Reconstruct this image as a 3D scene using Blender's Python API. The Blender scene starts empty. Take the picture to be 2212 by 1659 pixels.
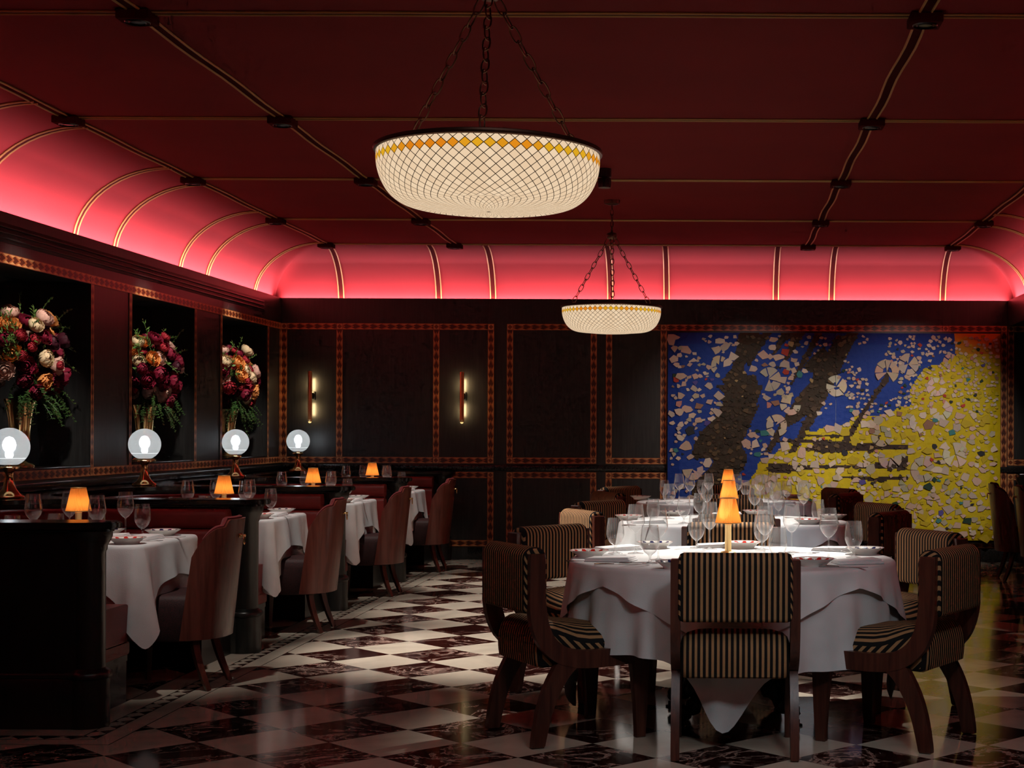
import bpy, bmesh, math, random
from mathutils import Vector, Matrix, noise
PI = math.pi
sc = bpy.context.scene
COL = sc.collection
rnd = random.Random(7)
F, PX, PY, H, ROLL = 3250.0, 1540.0, 934.0, 1.36, 0.004

def ground(px, py, z):
    "world point at height z seen at a photo pixel (used for measured placements)"
    dx, dy = px - PX, py - PY
    x, y = dx + dy * ROLL, dy - dx * ROLL
    Y = (H - z) * F / y
    return x * Y / F, Y

# ------------------------------------------------------------------ node helper
class S:
    def __init__(s, t, k): s.t, s.k = t, k
    def m(s, op, *o):
        n = s.t.nodes.new('ShaderNodeMath'); n.operation = op
        for i, v in enumerate((s,) + o):
            if isinstance(v, S): s.t.links.new(v.k, n.inputs[i])
            else: n.inputs[i].default_value = v
        return S(s.t, n.outputs[0])
    def __add__(s, o): return s.m('ADD', o)
    def __radd__(s, o): return s.m('ADD', o)
    def __sub__(s, o): return s.m('SUBTRACT', o)
    def __rsub__(s, o): return (s * -1.0) + o
    def __mul__(s, o): return s.m('MULTIPLY', o)
    def __rmul__(s, o): return s.m('MULTIPLY', o)
    def __truediv__(s, o): return s.m('DIVIDE', o)
    def abs(s): return s.m('ABSOLUTE')
    def fract(s): return s.m('FRACT')
    def floor(s): return s.m('FLOOR')
    def lt(s, o): return s.m('LESS_THAN', o)
    def gt(s, o): return s.m('GREATER_THAN', o)
    def min(s, o): return s.m('MINIMUM', o)
    def max(s, o): return s.m('MAXIMUM', o)
    def pow(s, o): return s.m('POWER', o)

class Mat:
    def __init__(s, name):
        s.m = bpy.data.materials.new(name); s.m.use_nodes = True
        s.t = s.m.node_tree; s.t.nodes.clear()
        s.out = s.t.nodes.new('ShaderNodeOutputMaterial')
    def node(s, ty, **kw):
        n = s.t.nodes.new(ty)
        for k, v in kw.items(): setattr(n, k, v)
        return n
    def link(s, a, b):
        s.t.links.new(a.k if isinstance(a, S) else a, b)
    def xyz(s, kind='Object'):
        tc = s.node('ShaderNodeTexCoord'); sp = s.node('ShaderNodeSeparateXYZ')
        s.link(tc.outputs[kind], sp.inputs[0])
        return [S(s.t, sp.outputs[i]) for i in range(3)], tc.outputs[kind]
    def vec(s, x, y, z):
        c = s.node('ShaderNodeCombineXYZ')
        for i, v in enumerate((x, y, z)):
            if isinstance(v, S): s.link(v, c.inputs[i])
            else: c.inputs[i].default_value = v
        return c.outputs[0]
    def noise(s, vec, scale, detail=3, rough=.5, dist=0):
        n = s.node('ShaderNodeTexNoise'); s.link(vec, n.inputs['Vector'])
        n.inputs['Scale'].default_value = scale; n.inputs['Detail'].default_value = detail
        n.inputs['Roughness'].default_value = rough; n.inputs['Distortion'].default_value = dist
        return S(s.t, n.outputs[0])
    def mix(s, fac, a, b):
        n = s.node('ShaderNodeMix', data_type='RGBA')
        for key, v in ((0, fac), (6, a), (7, b)):
            if isinstance(v, S): s.link(v, n.inputs[key])
            elif hasattr(v, 'is_output') : s.link(v, n.inputs[key])
            elif key == 0: n.inputs[0].default_value = v
            else: n.inputs[key].default_value = (*v, 1)
        return n.outputs[2]
    def ramp(s, x, lo, hi):
        n = s.node('ShaderNodeMapRange'); s.link(x, n.inputs[0])
        n.inputs[1].default_value = lo; n.inputs[2].default_value = hi
        return S(s.t, n.outputs[0])
    def pbr(s, color, rough=.5, metal=0, bump=None, bumps=.1, spec=.5, sheen=0, coat=0, emit=None, es=0, link=True):
        p = s.node('ShaderNodeBsdfPrincipled')
        def put(k, v):
            if isinstance(v, S) or hasattr(v, 'is_output'): s.link(v, p.inputs[k])
            elif isinstance(v, tuple): p.inputs[k].default_value = (*v, 1)
            else: p.inputs[k].default_value = v
        put('Base Color', color); put('Roughness', rough); put('Metallic', metal)
        put('Specular IOR Level', spec)
        if sheen: put('Sheen Weight', sheen); put('Sheen Roughness', .4)
        if coat: put('Coat Weight', coat); put('Coat Roughness', .12)
        if emit is not None: put('Emission Color', emit); put('Emission Strength', es)
        if bump is not None:
            b = s.node('ShaderNodeBump'); b.inputs['Strength'].default_value = bumps
            b.inputs['Distance'].default_value = .01
            s.link(bump, b.inputs['Height']); s.link(b.outputs[0], p.inputs['Normal'])
        if link: s.link(p.outputs[0], s.out.inputs[0])
        return p
M = {}
def simple(name, color, rough=.5, metal=0, **k):
    a = Mat(name); a.pbr(color, rough, metal, **k); M[name] = a.m

# wood with grain along one local axis
def wood(name, c1, c2, rough, axis=2, coat=0, scale=1.0):
    a = Mat(name); (x, y, z), o = a.xyz()
    st = [18., 18., 18.]; st[axis] = 1.0
    v = a.vec(x * (st[0] * scale), y * (st[1] * scale), z * (st[2] * scale))
    n = a.noise(v, 3, 4, .6, .6)
    a.pbr(a.mix(a.ramp(n, .35, .65), c1, c2), rough, bump=n, bumps=.05, coat=coat)
    M[name] = a.m
wood('lacquer', (.018, .017, .0165), (.031, .029, .028), .36, 2)
wood('lacquer_h', (.010, .0085, .008), (.022, .018, .017), .26, 1)
wood('booth_black', (.0055, .0055, .005), (.010, .0095, .009), .30, 2)
wood('mahogany', (.045, .011, .007), (.095, .026, .015), .36, 2, scale=.8)
wood('walnut', (.090, .020, .013), (.150, .040, .027), .33, 2, coat=.15, scale=.7)
simple('dark_paint', (.008, .008, .008), .5)
simple('brass_satin', (.90, .62, .26), .32, .6)
simple('brass', (.83, .56, .24), .17, .88)
simple('silver', (.75, .72, .68), .2, 1)
simple('bronze', (.10, .045, .028), .4, .7)
simple('iron', (.018, .019, .018), .45, .3)
simple('gold_cord', (.36, .20, .05), .5, .2)
simple('band_velvet', (.05, .005, .004), .95, spec=.05)
simple('mirror', (.62, .62, .62), .015, 1)
simple('black_plastic', (.01, .01, .01), .3)
def fabric(name, color, rough=.85, scale=260, sheen=.0, bumps=.12):
    a = Mat(name); (x, y, z), o = a.xyz()
    n = a.noise(o, scale, 2); l = a.noise(o, 5, 2)
    c2 = tuple(v * .78 for v in color)
    a.pbr(a.mix(a.ramp(l, .3, .7), color, c2), rough, bump=n, bumps=bumps, sheen=sheen)
    M[name] = a.m
fabric('cloth', (.72, .74, .75), .9)
M['cloth'].node_tree
fabric('napkin', (.84, .85, .86), .9)
fabric('leather', (.20, .020, .017), .42, 90, bumps=.05)
fabric('velvet_red', (.15, .010, .012), .9, 400, .15)
fabric('velvet_seat', (.075, .010, .012), .75, 200)
def ceiling_velvet():
    a = Mat('ceiling_velvet'); (x, y, z), o = a.xyz()
    n = a.noise(a.vec(x * 1.0, y * 1.0, z * 3.0), 1.3, 2); f = a.noise(o, 260, 2)
    a.pbr(a.mix(a.ramp(n, .3, .7), (.17, .0105, .010), (.145, .0085, .0082)), .85, bump=f, bumps=.08, spec=.15)
    M['ceiling_velvet'] = a.m
ceiling_velvet()
def paisley():
    a = Mat('paisley'); (x, y, z), o = a.xyz()
    n = a.noise(o, 14, 1, .4, 2.5)
    w = (n * 9.0).fract().lt(.4)
    a.pbr(a.mix(w, (.040, .006, .007), (.016, .004, .004)), .7, bump=a.noise(o, 200, 2), bumps=.1)
    M['paisley'] = a.m
paisley()
def stripes():
    a = Mat('stripes'); (x, y, z), o = a.xyz()
    s = (x / .0232 + .25).fract().lt(.47)
    side = x.abs().gt(.2262)
    d = ((y * .7 + z * .7) / .030 + x / .03).fract().lt(.45)
    k = s * (1.0 - side) + d * side
    hump = ((x / .0232 + .25).fract() - .235).abs() * -1.0
    a.pbr(a.mix(k, (.007, .006, .006), (.36, .195, .088)), .85, bump=hump, bumps=.25, spec=.2)
    M['stripes'] = a.m
stripes()
def marble():
    a = Mat('marble_floor'); (x, y, z), o = a.xyz()
    T = .40714; r = 1 / math.sqrt(2) / T; x0, y0 = -1.9597, 6.853
    u = ((x - x0) + (y - y0)) * r; v = ((x - x0) - (y - y0)) * r
    fu, fv = u.floor(), v.floor()
    par = ((fu + fv) * .5).fract().lt(.25)
    gx = (u.fract() - .5).abs(); gy = (v.fract() - .5).abs()
    grout = gx.max(gy).gt(.4965)
    # border running round the booth platform and along the back wall
    d = (((x * -1.0) - 2.605).min(y - 6.5)).max(y - 15.33)
    inb = d.gt(0) * d.lt(.33)
    zig = d.gt(.105) * d.lt(.185)
    a1 = ((x + y) / .115).fract(); b1 = ((x - y) / .115).fract()
    zz = (((((x + y) / .115).floor() + ((x - y) / .115).floor()) * .5).fract()).lt(.25)
    lines = (d - .105).abs().lt(.003).max((d - .185).abs().lt(.003)).max(d.abs().lt(.003)).max((d - .33).abs().lt(.003))
    dark = par * (1.0 - inb) + inb * zig * zz
    # veins, shifted per tile
    off = a.vec(x + fu * 3.7, y + fv * 5.3, fu * 1.9 - fv * 2.3)
    n1 = a.noise(off, 3.2, 6, .62, 1.4); n2 = a.noise(off, 7.5, 5, .6, 1.0); n3 = a.noise(off, 1.7, 3)
    vein = 1.0 - a.ramp((n1 - .5).abs(), 0.0, .030)
    vein2 = 1.0 - a.ramp((n2 - .5).abs(), 0.0, .03)
    vv = (vein * a.ramp(n3, .38, .52) + vein2 * a.ramp(n3, .5, .72) * .5).min(1.0)
    darkc = a.mix(vv, (.020, .0042, .0035), (.46, .30, .25))
    cloud = a.noise(off, 2.3, 5, .6, .9)
    lightc = a.mix(a.ramp(cloud, .35, .72), (.58, .50, .40), (.42, .36, .295))
    c = a.mix(dark, lightc, darkc)
    c = a.mix(grout.max(lines) * (1.0 - inb) + lines * inb, c, (.05, .03, .025))
    a.pbr(c, .10, spec=.4)
    M['marble_floor'] = a.m
marble()
def marquetry():
    a = Mat('marquetry'); (u, v, w), o = a.xyz('UV')
    vc = (v - .5).abs()
    s = (u / 1.35 + 50.0).fract()
    # leaf-shaped dart pointing along the band
    dart = (s - .12).abs() * .0 + ((s - .52).abs() * -1.0 + .46) * 1.15
    body = s.gt(.38) * vc.lt((1.0 - s) * .60) + (1.0 - s.gt(.38)) * vc.lt(s * .55 + .14) * vc.gt((.30 - s) * .75)
    tri = (vc).gt(.20 + ((s + .5).fract() - .5).abs() * .5)
    edge = vc.gt(.44)
    g = a.noise(o, 9, 3)
    base = a.mix(a.ramp(g, .3, .7), (.40, .12, .036), (.30, .08, .025))
    c = a.mix(tri, base, (.56, .26, .10))
    c = a.mix(body, c, (.075, .016, .007))
    c = a.mix(edge, c, (.20, .045, .014))
    a.pbr(c, .32); M['marquetry'] = a.m
    a = Mat('marquetry_square'); (u, v, w), o = a.xyz('UV')
    dd = (u - .5).abs() + (v - .5).abs()
    c = a.mix(dd.lt(.36), (.56, .26, .10), (.17, .04, .014))
    e = (u - .5).abs().max((v - .5).abs()).gt(.44)
    a.pbr(a.mix(e, c, (.09, .02, .008)), .32); M['marquetry_square'] = a.m
marquetry()
def glass():
    a = Mat('glass'); tr = a.node('ShaderNodeBsdfTransparent'); gl = a.node('ShaderNodeBsdfGlossy')
    gl.inputs['Roughness'].default_value = .03
    tr.inputs['Color'].default_value = (.965, .97, .97, 1)
    lw = a.node('ShaderNodeLayerWeight'); lw.inputs[0].default_value = .5
    f = S(a.t, lw.outputs['Facing']).pow(2.2) * .85 + .10
    mx = a.node('ShaderNodeMixShader'); a.link(f, mx.inputs[0]); a.link(tr.outputs[0], mx.inputs[1]); a.link(gl.outputs[0], mx.inputs[2])
    df = a.node('ShaderNodeBsdfTranslucent'); df.inputs[0].default_value = (.9, .9, .9, 1); m2 = a.node('ShaderNodeMixShader'); a.link(S(a.t, lw.outputs['Facing']).pow(2.0) * .18 + .03, m2.inputs[0]); a.link(mx.outputs[0], m2.inputs[1]); a.link(df.outputs[0], m2.inputs[2]); a.link(m2.outputs[0], a.out.inputs[0]); M['glass'] = a.m
glass()
def plate_mat(name, c1, c2):
    a = Mat(name); (x, y, z), o = a.xyz()
    r = (x * x + y * y).m('SQRT'); th = y.m('ARCTAN2', x)
    ring = r.gt(.058) * r.lt(.0865)
    t = (th * (11 / (2 * PI)) + 20.0).fract() - .5
    rr = (r - .073) / .0335
    dot = (t * t * 4.6 + rr * rr * 1.6).lt(.30)
    lf = (((th * (33 / (2 * PI)) + 20.0).fract() - .5).abs() + (r - .067).abs() * 26.0).lt(.26)
    edge = r.gt(.0875) * ((th * (80 / (2 * PI)) + 40.0 + r * 60.0).fract().lt(.5))
    top = z.gt(.0125) * (x * 0.0 + 1.0)
    geo = a.node('ShaderNodeNewGeometry'); sp = a.node('ShaderNodeSeparateXYZ'); a.link(geo.outputs['Normal'], sp.inputs[0])
    up = S(a.t, sp.outputs[2]).gt(.05)
    c = a.mix(ring * lf * up, (.80, .77, .72), (.04, .05, .10))
    c = a.mix(ring * dot * up, c, c1)
    c = a.mix(edge * up, c, c2)
    a.pbr(c, .12); M[name] = a.m
plate_mat('plate_red', (.50, .02, .015), (.33, .03, .02))
plate_mat('plate_blue', (.012, .016, .09), (.05, .03, .05))
def chandelier_glass():
    a = Mat('leaded_glass'); (u, v, w), o = a.xyz('UV')
    p, q = u + v, u - v
    la = (p.fract() - .5).abs(); lb = (q.fract() - .5).abs()
    lead = la.max(lb).gt(.455)
    row = ((p.floor() - q.floor()) - 2.0).abs().lt(.1)
    cell = a.vec(p.floor(), q.floor(), 0.0)
    wn = a.node('ShaderNodeTexWhiteNoise', noise_dimensions='2D'); a.link(cell, wn.inputs['Vector'])
    rv = S(a.t, wn.outputs['Value'])
    sm = a.noise(a.vec(p.floor() * .1 + q.floor() * .1, 0.0, 0.0), .8, 0)
    cream = a.mix(rv, (1.0, .72, .46), (1.0, .75, .50))
    amber = a.mix(a.ramp(sm, .4, .6), (1.0, .30, .012), (1.0, .52, .02))
    c = a.mix(row, cream, amber)
    em = a.node('ShaderNodeEmission'); a.link(c, em.inputs[0])
    st = (row * -.12 + 1.0) * (rv * .06 + .80)
    a.link(st, em.inputs[1])
    d = a.pbr((.06, .02, .01), .5, .5, link=False)
    mx = a.node('ShaderNodeMixShader'); a.link(lead, mx.inputs[0]); a.link(em.outputs[0], mx.inputs[1]); a.link(d.outputs[0], mx.inputs[2])
    a.link(mx.outputs[0], a.out.inputs[0]); M['leaded_glass'] = a.m
chandelier_glass()
def emit(name, color, s):
    a = Mat(name); e = a.node('ShaderNodeEmission'); e.inputs[0].default_value = (*color, 1); e.inputs[1].default_value = s
    a.link(e.outputs[0], a.out.inputs[0]); M[name] = a.m
emit('bulb_white', (.84, .91, 1.0), 11)
emit('bulb_warm', (1.0, .66, .32), 21)
emit('led_soft', (1.0, .66, .25), 1.3)
emit('led_warm', (1.0, .74, .36), 70)
def shade():
    a = Mat('shade_silk')
    d = a.node('ShaderNodeBsdfTranslucent'); d.inputs[0].default_value = (.95, .47, .13, 1)
    e = a.node('ShaderNodeBsdfDiffuse'); e.inputs[0].default_value = (.65, .29, .07, 1)
    mx = a.node('ShaderNodeMixShader'); mx.inputs[0].default_value = .35
    a.link(d.outputs[0], mx.inputs[1]); a.link(e.outputs[0], mx.inputs[2]); a.link(mx.outputs[0], a.out.inputs[0])
    M['shade_silk'] = a.m
    a = Mat('globe_glass'); (x, y, z), o = a.xyz()
    rib = ((z / .0035).fract() - .5).abs()
    seam = (z - .245).abs().lt(.0016)
    t = a.node('ShaderNodeBsdfTransparent'); t.inputs[0].default_value = (.95, .97, .95, 1)
    d = a.node('ShaderNodeBsdfTranslucent'); d.inputs[0].default_value = (.85, .86, .80, 1)
    g = a.node('ShaderNodeBsdfGlossy'); g.inputs['Roughness'].default_value = .15
    m1 = a.node('ShaderNodeMixShader'); a.link((rib * .32 + .28).max(seam), m1.inputs[0]); a.link(t.outputs[0], m1.inputs[1]); a.link(d.outputs[0], m1.inputs[2])
    m2 = a.node('ShaderNodeMixShader'); m2.inputs[0].default_value = .05; a.link(m1.outputs[0], m2.inputs[1]); a.link(g.outputs[0], m2.inputs[2])
    a.link(m2.outputs[0], a.out.inputs[0]); M['globe_glass'] = a.m
shade()
def attr_mat():
    a = Mat('impasto'); n = a.node('ShaderNodeAttribute', attribute_name='Col')
    (x, y, z), o = a.xyz(); f = a.noise(o, 45, 4, .7)
    a.pbr(n.outputs['Color'], .6, bump=f, bumps=.5, spec=.25); M['impasto'] = a.m
attr_mat()
for nm, c in dict(burgundy=(.22, .008, .03), plum=(.055, .006, .015), cream=(.80, .60, .36), apricot=(.85, .33, .09), blush=(.72, .42, .33), crimson=(.36, .018, .03)).items():
    a = Mat('petal_' + nm); (x, y, z), o = a.xyz()
    a.pbr(a.mix(a.ramp(a.noise(o, 22, 2), .3, .7), c, tuple(v * .72 for v in c)), .6, spec=.25); M['petal_' + nm] = a.m
simple('leaf', (.08, .17, .035), .45)
simple('leaf_fern', (.045, .12, .025), .5)

# ------------------------------------------------------------------ mesh helpers
def BM(): return bmesh.new()
def box(bm, x0, x1, y0, y1, z0, z1, bev=0, seg=2, mi=0):
    r = bmesh.ops.create_cube(bm, size=1, matrix=Matrix.Translation(((x0 + x1) / 2, (y0 + y1) / 2, (z0 + z1) / 2)) @ Matrix.Diagonal((abs(x1 - x0), abs(y1 - y0), abs(z1 - z0), 1)))
    vs = r['verts']
    if mi:
        for f in {f for v in vs for f in v.link_faces}: f.material_index = mi
    if bev:
        es = list({e for v in vs for e in v.link_edges})
        bmesh.ops.bevel(bm, geom=es, offset=bev, segments=seg, profile=.5, affect='EDGES', clamp_overlap=True)
def lathe(bm, prof, seg=24, c=(0, 0, 0), cap=True, mi=0, axis=None):
    "revolve (r,z) pairs about z"
    rings = []
    mt = Matrix.Translation(c) @ (axis or Matrix())
    for r, z in prof:
        if r < 1e-6: rings.append([bm.verts.new(mt @ Vector((0, 0, z)))])
        else: rings.append([bm.verts.new(mt @ Vector((r * math.cos(2 * PI * i / seg), r * math.sin(2 * PI * i / seg), z))) for i in range(seg)])
    for a, b in zip(rings, rings[1:]):
        for i in range(seg):
            j = (i + 1) % seg
            q = [a[i % len(a)], a[j % len(a)], b[j % len(b)], b[i % len(b)]]
            q = list(dict.fromkeys(q))
            if len(q) > 2:
                try: f = bm.faces.new(q); f.material_index = mi
                except ValueError: pass
    if cap:
        for g in (rings[0], rings[-1]):
            if len(g) > 2:
                try: f = bm.faces.new(g); f.material_index = mi
                except ValueError: pass
def tube(bm, pts, rad, seg=8, closed=False, cap=True, mi=0, flat=1.0):
    pts = [Vector(p) for p in pts]; n = len(pts)
    rad = [rad] * n if not isinstance(rad, (list, tuple)) else rad
    rings = []; up = None
    for i, p in enumerate(pts):
        a = pts[(i - 1) % n] if (closed or i) else p
        b = pts[(i + 1) % n] if (closed or i < n - 1) else p
        t = (b - a).normalized()
        if up is None: up = Vector((0, 0, 1)) if abs(t.z) < .9 else Vector((1, 0, 0))
        s = t.cross(up).normalized(); up = s.cross(t).normalized()
        rings.append([bm.verts.new(p + (s * math.cos(2 * PI * k / seg) + up * math.sin(2 * PI * k / seg) * flat) * rad[i]) for k in range(seg)])
    for i in range(n if closed else n - 1):
        a, b = rings[i], rings[(i + 1) % n]
        for k in range(seg):
            try: f = bm.faces.new((a[k], a[(k + 1) % seg], b[(k + 1) % seg], b[k])); f.material_index = mi
            except ValueError: pass
    if cap and not closed: bm.faces.new(rings[0][::-1]); bm.faces.new(rings[-1])
def sweep(bm, path, prof, closed_prof=True, caps=True, mi=0):
    "path: list of (x,y,nx,ny); prof: list of (d,z), d measured along the normal"
    rings = [[bm.verts.new((x + nx * d, y + ny * d, z)) for d, z in prof] for x, y, nx, ny in path]
    m = len(prof)
    for a, b in zip(rings, rings[1:]):
        for k in range(m if closed_prof else m - 1):
            try: f = bm.faces.new((a[k], a[(k + 1) % m], b[(k + 1) % m], b[k])); f.material_index = mi
            except ValueError: pass
    if caps and closed_prof:
        bm.faces.new(rings[0][::-1]); bm.faces.new(rings[-1])
def prism(bm, pts, z0, z1, mi=0):
    a = [bm.verts.new((x, y, z0)) for x, y in pts]; b = [bm.verts.new((x, y, z1)) for x, y in pts]
    n = len(pts); fs = [bm.faces.new(a[::-1]), bm.faces.new(b)]
    for i in range(n): fs.append(bm.faces.new((a[i], a[(i + 1) % n], b[(i + 1) % n], b[i])))
    for f in fs: f.material_index = mi
def side_prism(bm, pts, x0, x1, mi=0):
    "outline in (y,z), extruded along x"
    a = [bm.verts.new((x0, y, z)) for y, z in pts]; b = [bm.verts.new((x1, y, z)) for y, z in pts]
    n = len(pts); fs = [bm.faces.new(a[::-1]), bm.faces.new(b)]
    for i in range(n): fs.append(bm.faces.new((a[i], a[(i + 1) % n], b[(i + 1) % n], b[i])))
def ribbon(center, widths):
    "closed outline about a centre line of (y,z) points"
    L, R = [], []
    for i, (y, z) in enumerate(center):
        a = center[max(i - 1, 0)]; b = center[min(i + 1, len(center) - 1)]
        t = Vector((b[0] - a[0], b[1] - a[1])).normalized(); n = Vector((-t.y, t.x)); w = widths[i] / 2
        L.append((y + n.x * w, z + n.y * w)); R.append((y - n.x * w, z - n.y * w))
    return L + R[::-1]
def smooth_curve(pts, k=4):
    out = []
    for i in range(len(pts) - 1):
        p0 = pts[max(i - 1, 0)]; p1 = pts[i]; p2 = pts[i + 1]; p3 = pts[min(i + 2, len(pts) - 1)]
        for j in range(k):
            t = j / k
            out.append(tuple(.5 * (2 * b + (c - a) * t + (2 * a - 5 * b + 4 * c - d) * t * t + (3 * b - a - 3 * c + d) * t ** 3) for a, b, c, d in zip(p0, p1, p2, p3)))
    out.append(tuple(pts[-1])); return out
def obj(name, bm, mats, parent=None, smooth=40, solid=0, recalc=True):
    if recalc: bmesh.ops.recalc_face_normals(bm, faces=bm.faces)
    me = bpy.data.meshes.new(name); bm.to_mesh(me); bm.free()
    for m in (mats if isinstance(mats, (list, tuple)) else [mats]): me.materials.append(M[m])
    if smooth:
        me.polygons.foreach_set('use_smooth', [True] * len(me.polygons)); me.set_sharp_from_angle(angle=math.radians(smooth))
    o = bpy.data.objects.new(name, me); COL.objects.link(o)
    if parent is not None: o.parent = parent
    if solid:
        md = o.modifiers.new('thickness', 'SOLIDIFY'); md.thickness = solid; md.offset = -1
    return o
def tag(o, label, cat, group=None, kind=None):
    o['label'] = label; o['category'] = cat
    if group: o['group'] = group
    if kind: o['kind'] = kind
    return o
def thing(name, label, cat, loc=(0, 0, 0), rz=0, group=None):
    o = bpy.data.objects.new(name, None); o.empty_display_size = .1; COL.objects.link(o)
    o.location = loc; o.rotation_euler = (0, 0, rz); return tag(o, label, cat, group)
def struct(name, bm, mats, smooth=40, parent=None, **k):
    o = obj(name, bm, mats, parent, smooth, **k); o['kind'] = 'structure'; return o
def dup(root, loc, rz=0, label=None, group=None):
    r = root.copy(); COL.objects.link(r); r.location = loc; r.rotation_euler = (0, 0, rz)
    if label: r['label'] = label
    if group: r['group'] = group
    for ch in list(root.children):
        c = ch.copy(); COL.objects.link(c); c.parent = r
        for g in list(ch.children):
            d = g.copy(); COL.objects.link(d); d.parent = c
    return r
class Kind:
    "first placement moves the original, later ones copy it"
    def __init__(s, maker): s.maker, s.o = maker, None
    def put(s, loc, rz, label, group=None):
        if s.o is None:
            s.o = s.maker(); s.o.location = loc; s.o.rotation_euler = (0, 0, rz); s.o['label'] = label
            if group: s.o['group'] = group
            return s.o
        return dup(s.o, loc, rz, label, group)
ORD = ['first', 'second', 'third', 'fourth', 'fifth', 'sixth', 'seventh', 'eighth', 'ninth', 'tenth', 'eleventh', 'twelfth', 'thirteenth']
def ordinal(i, n):
    if n == 1: return 'only'
    if i == 0: return 'leftmost'
    if i == n - 1: return 'rightmost'
    return ORD[i] + ' from left'

# ------------------------------------------------------------------ room
WL, WR, WB = -4.60, 3.13, 16.0        # left wall, right frieze, back wall
ZF, ZC = 2.772, 3.284                 # top of frieze, ceiling
CX0, CX1, CYB = -3.97, 2.45, 15.46    # edges of the flat ceiling
YF = -2.5
b = BM(); box(b, -5.3, 4.4, YF - .3, WB + .4, -.12, 0); struct('floor', b, 'marble_floor', 0)
b = BM(); box(b, CX0 - .02, CX1 + .02, YF - .1, CYB + .02, ZC, ZC + .1); ceil = struct('ceiling', b, 'ceiling_velvet', 0)
b = BM(); rings = []
NA = 14
for i in range(NA + 1):
    a = PI / 2 * i / NA; c, s = math.cos(a), math.sin(a)
    x0, x1, y1, z = CX0 - .71 * c, CX1 + .76 * c, CYB + .60 * c, 2.72 + (ZC - 2.72) * s
    rings.append([b.verts.new(p) for p in ((x0, YF, z), (x0, y1, z), (x1, y1, z), (x1, YF, z))])
for r0, r1 in zip(rings, rings[1:]):
    for k in range(3): b.faces.new((r0[k], r0[k + 1], r1[k + 1], r1[k]))
struct('cove', b, 'ceiling_velvet', 50, ceil)
NICHES = [(9.68, 11.10), (11.90, 13.32), (14.09, 15.50)]
ZN0, ZN1 = 1.087, 2.437
b = BM()
box(b, -5.1, WL, YF, WB, ZN1, 2.70); box(b, WL - .012, WL, YF, WB, 2.70, ZF)
box(b, -5.1, WL, YF, WB, 0, ZN0)
ys = [YF] + [v for n in NICHES for v in n] + [WB]
for k in range(0, len(ys), 2): box(b, -5.1, WL, ys[k], ys[k + 1], ZN0, ZN1)
box(b, -5.2, -4.99, 9, WB, ZN0, ZN1)
struct('wall_left', b, 'lacquer', 0)
b = BM(); box(b, -5.2, 4.4, WB, WB + .3, 0, 2.70); box(b, WL, WR, WB, WB + .012, 2.70, ZF); struct('wall_back', b, 'lacquer', 0)
b = BM(); box(b, 4.2, 4.5, YF, WB, 0, ZF); box(b, WR, 4.2, YF, WB, 2.50, 2.70); box(b, WR, WR + .012, YF, WB, 2.70, ZF); struct('wall_right', b, 'lacquer', 0)
b = BM(); box(b, -5.2, 4.5, YF - .3, YF, 0, ZC + .1); struct('wall_front', b, 'dark_paint', 0)
# baseboards
b = BM(); box(b, -2.6, 4.2, WB - .02, WB, 0, .13, .004); struct('baseboard_back', b, 'lacquer_h')
# dado rails
b = BM(); box(b, -4.6, 4.2, WB - .03, WB, .945, 1.005, .008); box(b, WL, WL + .03, 6.9, WB, .945, 1.0, .008)
struct('trim_1', b, 'lacquer_h')

# ---- marquetry bands
def uvquad(bm, p, uv, mi=0, th=None):
    l = bm.loops.layers.uv.verify(); vs = [bm.verts.new(q) for q in p]; f = bm.faces.new(vs); f.material_index = mi
    for lp, t in zip(f.loops, uv): lp[l].uv = t
W = .069
def band(bm, wall, a0, a1, c, vertical=False, w=W, square=False, off=.006):
    "wall 'b': a along X, c height; wall 'l': a along Y. vertical: a is height, c the along position"
    def P(h, z):
        return (h, WB - off, z) if wall == 'b' else (WL + off, h, z)
    if vertical: pts = [P(c - w / 2, a0), P(c + w / 2, a0), P(c + w / 2, a1), P(c - w / 2, a1)]; L = (a1 - a0) / w; uv = [(0, 1), (0, 0), (L, 0), (L, 1)]
    else: pts = [P(a0, c - w / 2), P(a1, c - w / 2), P(a1, c + w / 2), P(a0, c + w / 2)]; L = (a1 - a0) / w; uv = [(0, 0), (L, 0), (L, 1), (0, 1)]
    if square: uv = [(0, 0), (1, 0), (1, 1), (0, 1)]
    if wall == 'l': pts = pts[::-1]; uv = uv[::-1]
    uvquad(bm, pts, uv, 1 if square else 0)
    # edge thickness
    q = [Vector(p) for p in pts]; back = Vector((0, off, 0)) if wall == 'b' else Vector((-off, 0, 0))
    l = bm.loops.layers.uv.verify()
    for i in range(4):
        a, c2 = q[i], q[(i + 1) % 4]; f = bm.faces.new([bm.verts.new(v) for v in (a, c2, c2 + back, a + back)]); f.material_index = 2
def frame(bm, wall, xs, z0, z1, sides=(True, True), top=True, bot=True, w=W, z_only=None):
    h = w / 2
    for i, x in enumerate(xs):
        band(bm, wall, z0 + h, z1 - h, x, True, w)
        for z, on in ((z0, bot), (z1, top)):
            if on: band(bm, wall, x - h, x + h, z, False, w, True)
    for x, y in zip(xs, xs[1:]):
        if bot: band(bm, wall, x + h, y - h, z0, False, w)
        if top: band(bm, wall, x + h, y - h, z1, False, w)
px2X = lambda px: (px - PX) * 16.0 / F
b = BM()
ZT, ZB, ZLT, ZLB = 2.472, 1.052, .898, .172
frame(b, 'b', [px2X(v) for v in (613, 733, 942, 1060)], ZB, ZT)
frame(b, 'b', [px2X(v) for v in (942, 1060)], ZLB, ZLT)
frame(b, 'b', [px2X(v) for v in (1101, 1282)], ZB, ZT)
frame(b, 'b', [px2X(v) for v in (1101, 1282)], ZLB, ZLT)
frame(b, 'b', [px2X(v) for v in (1315, 1433)], ZB, ZT)
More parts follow.
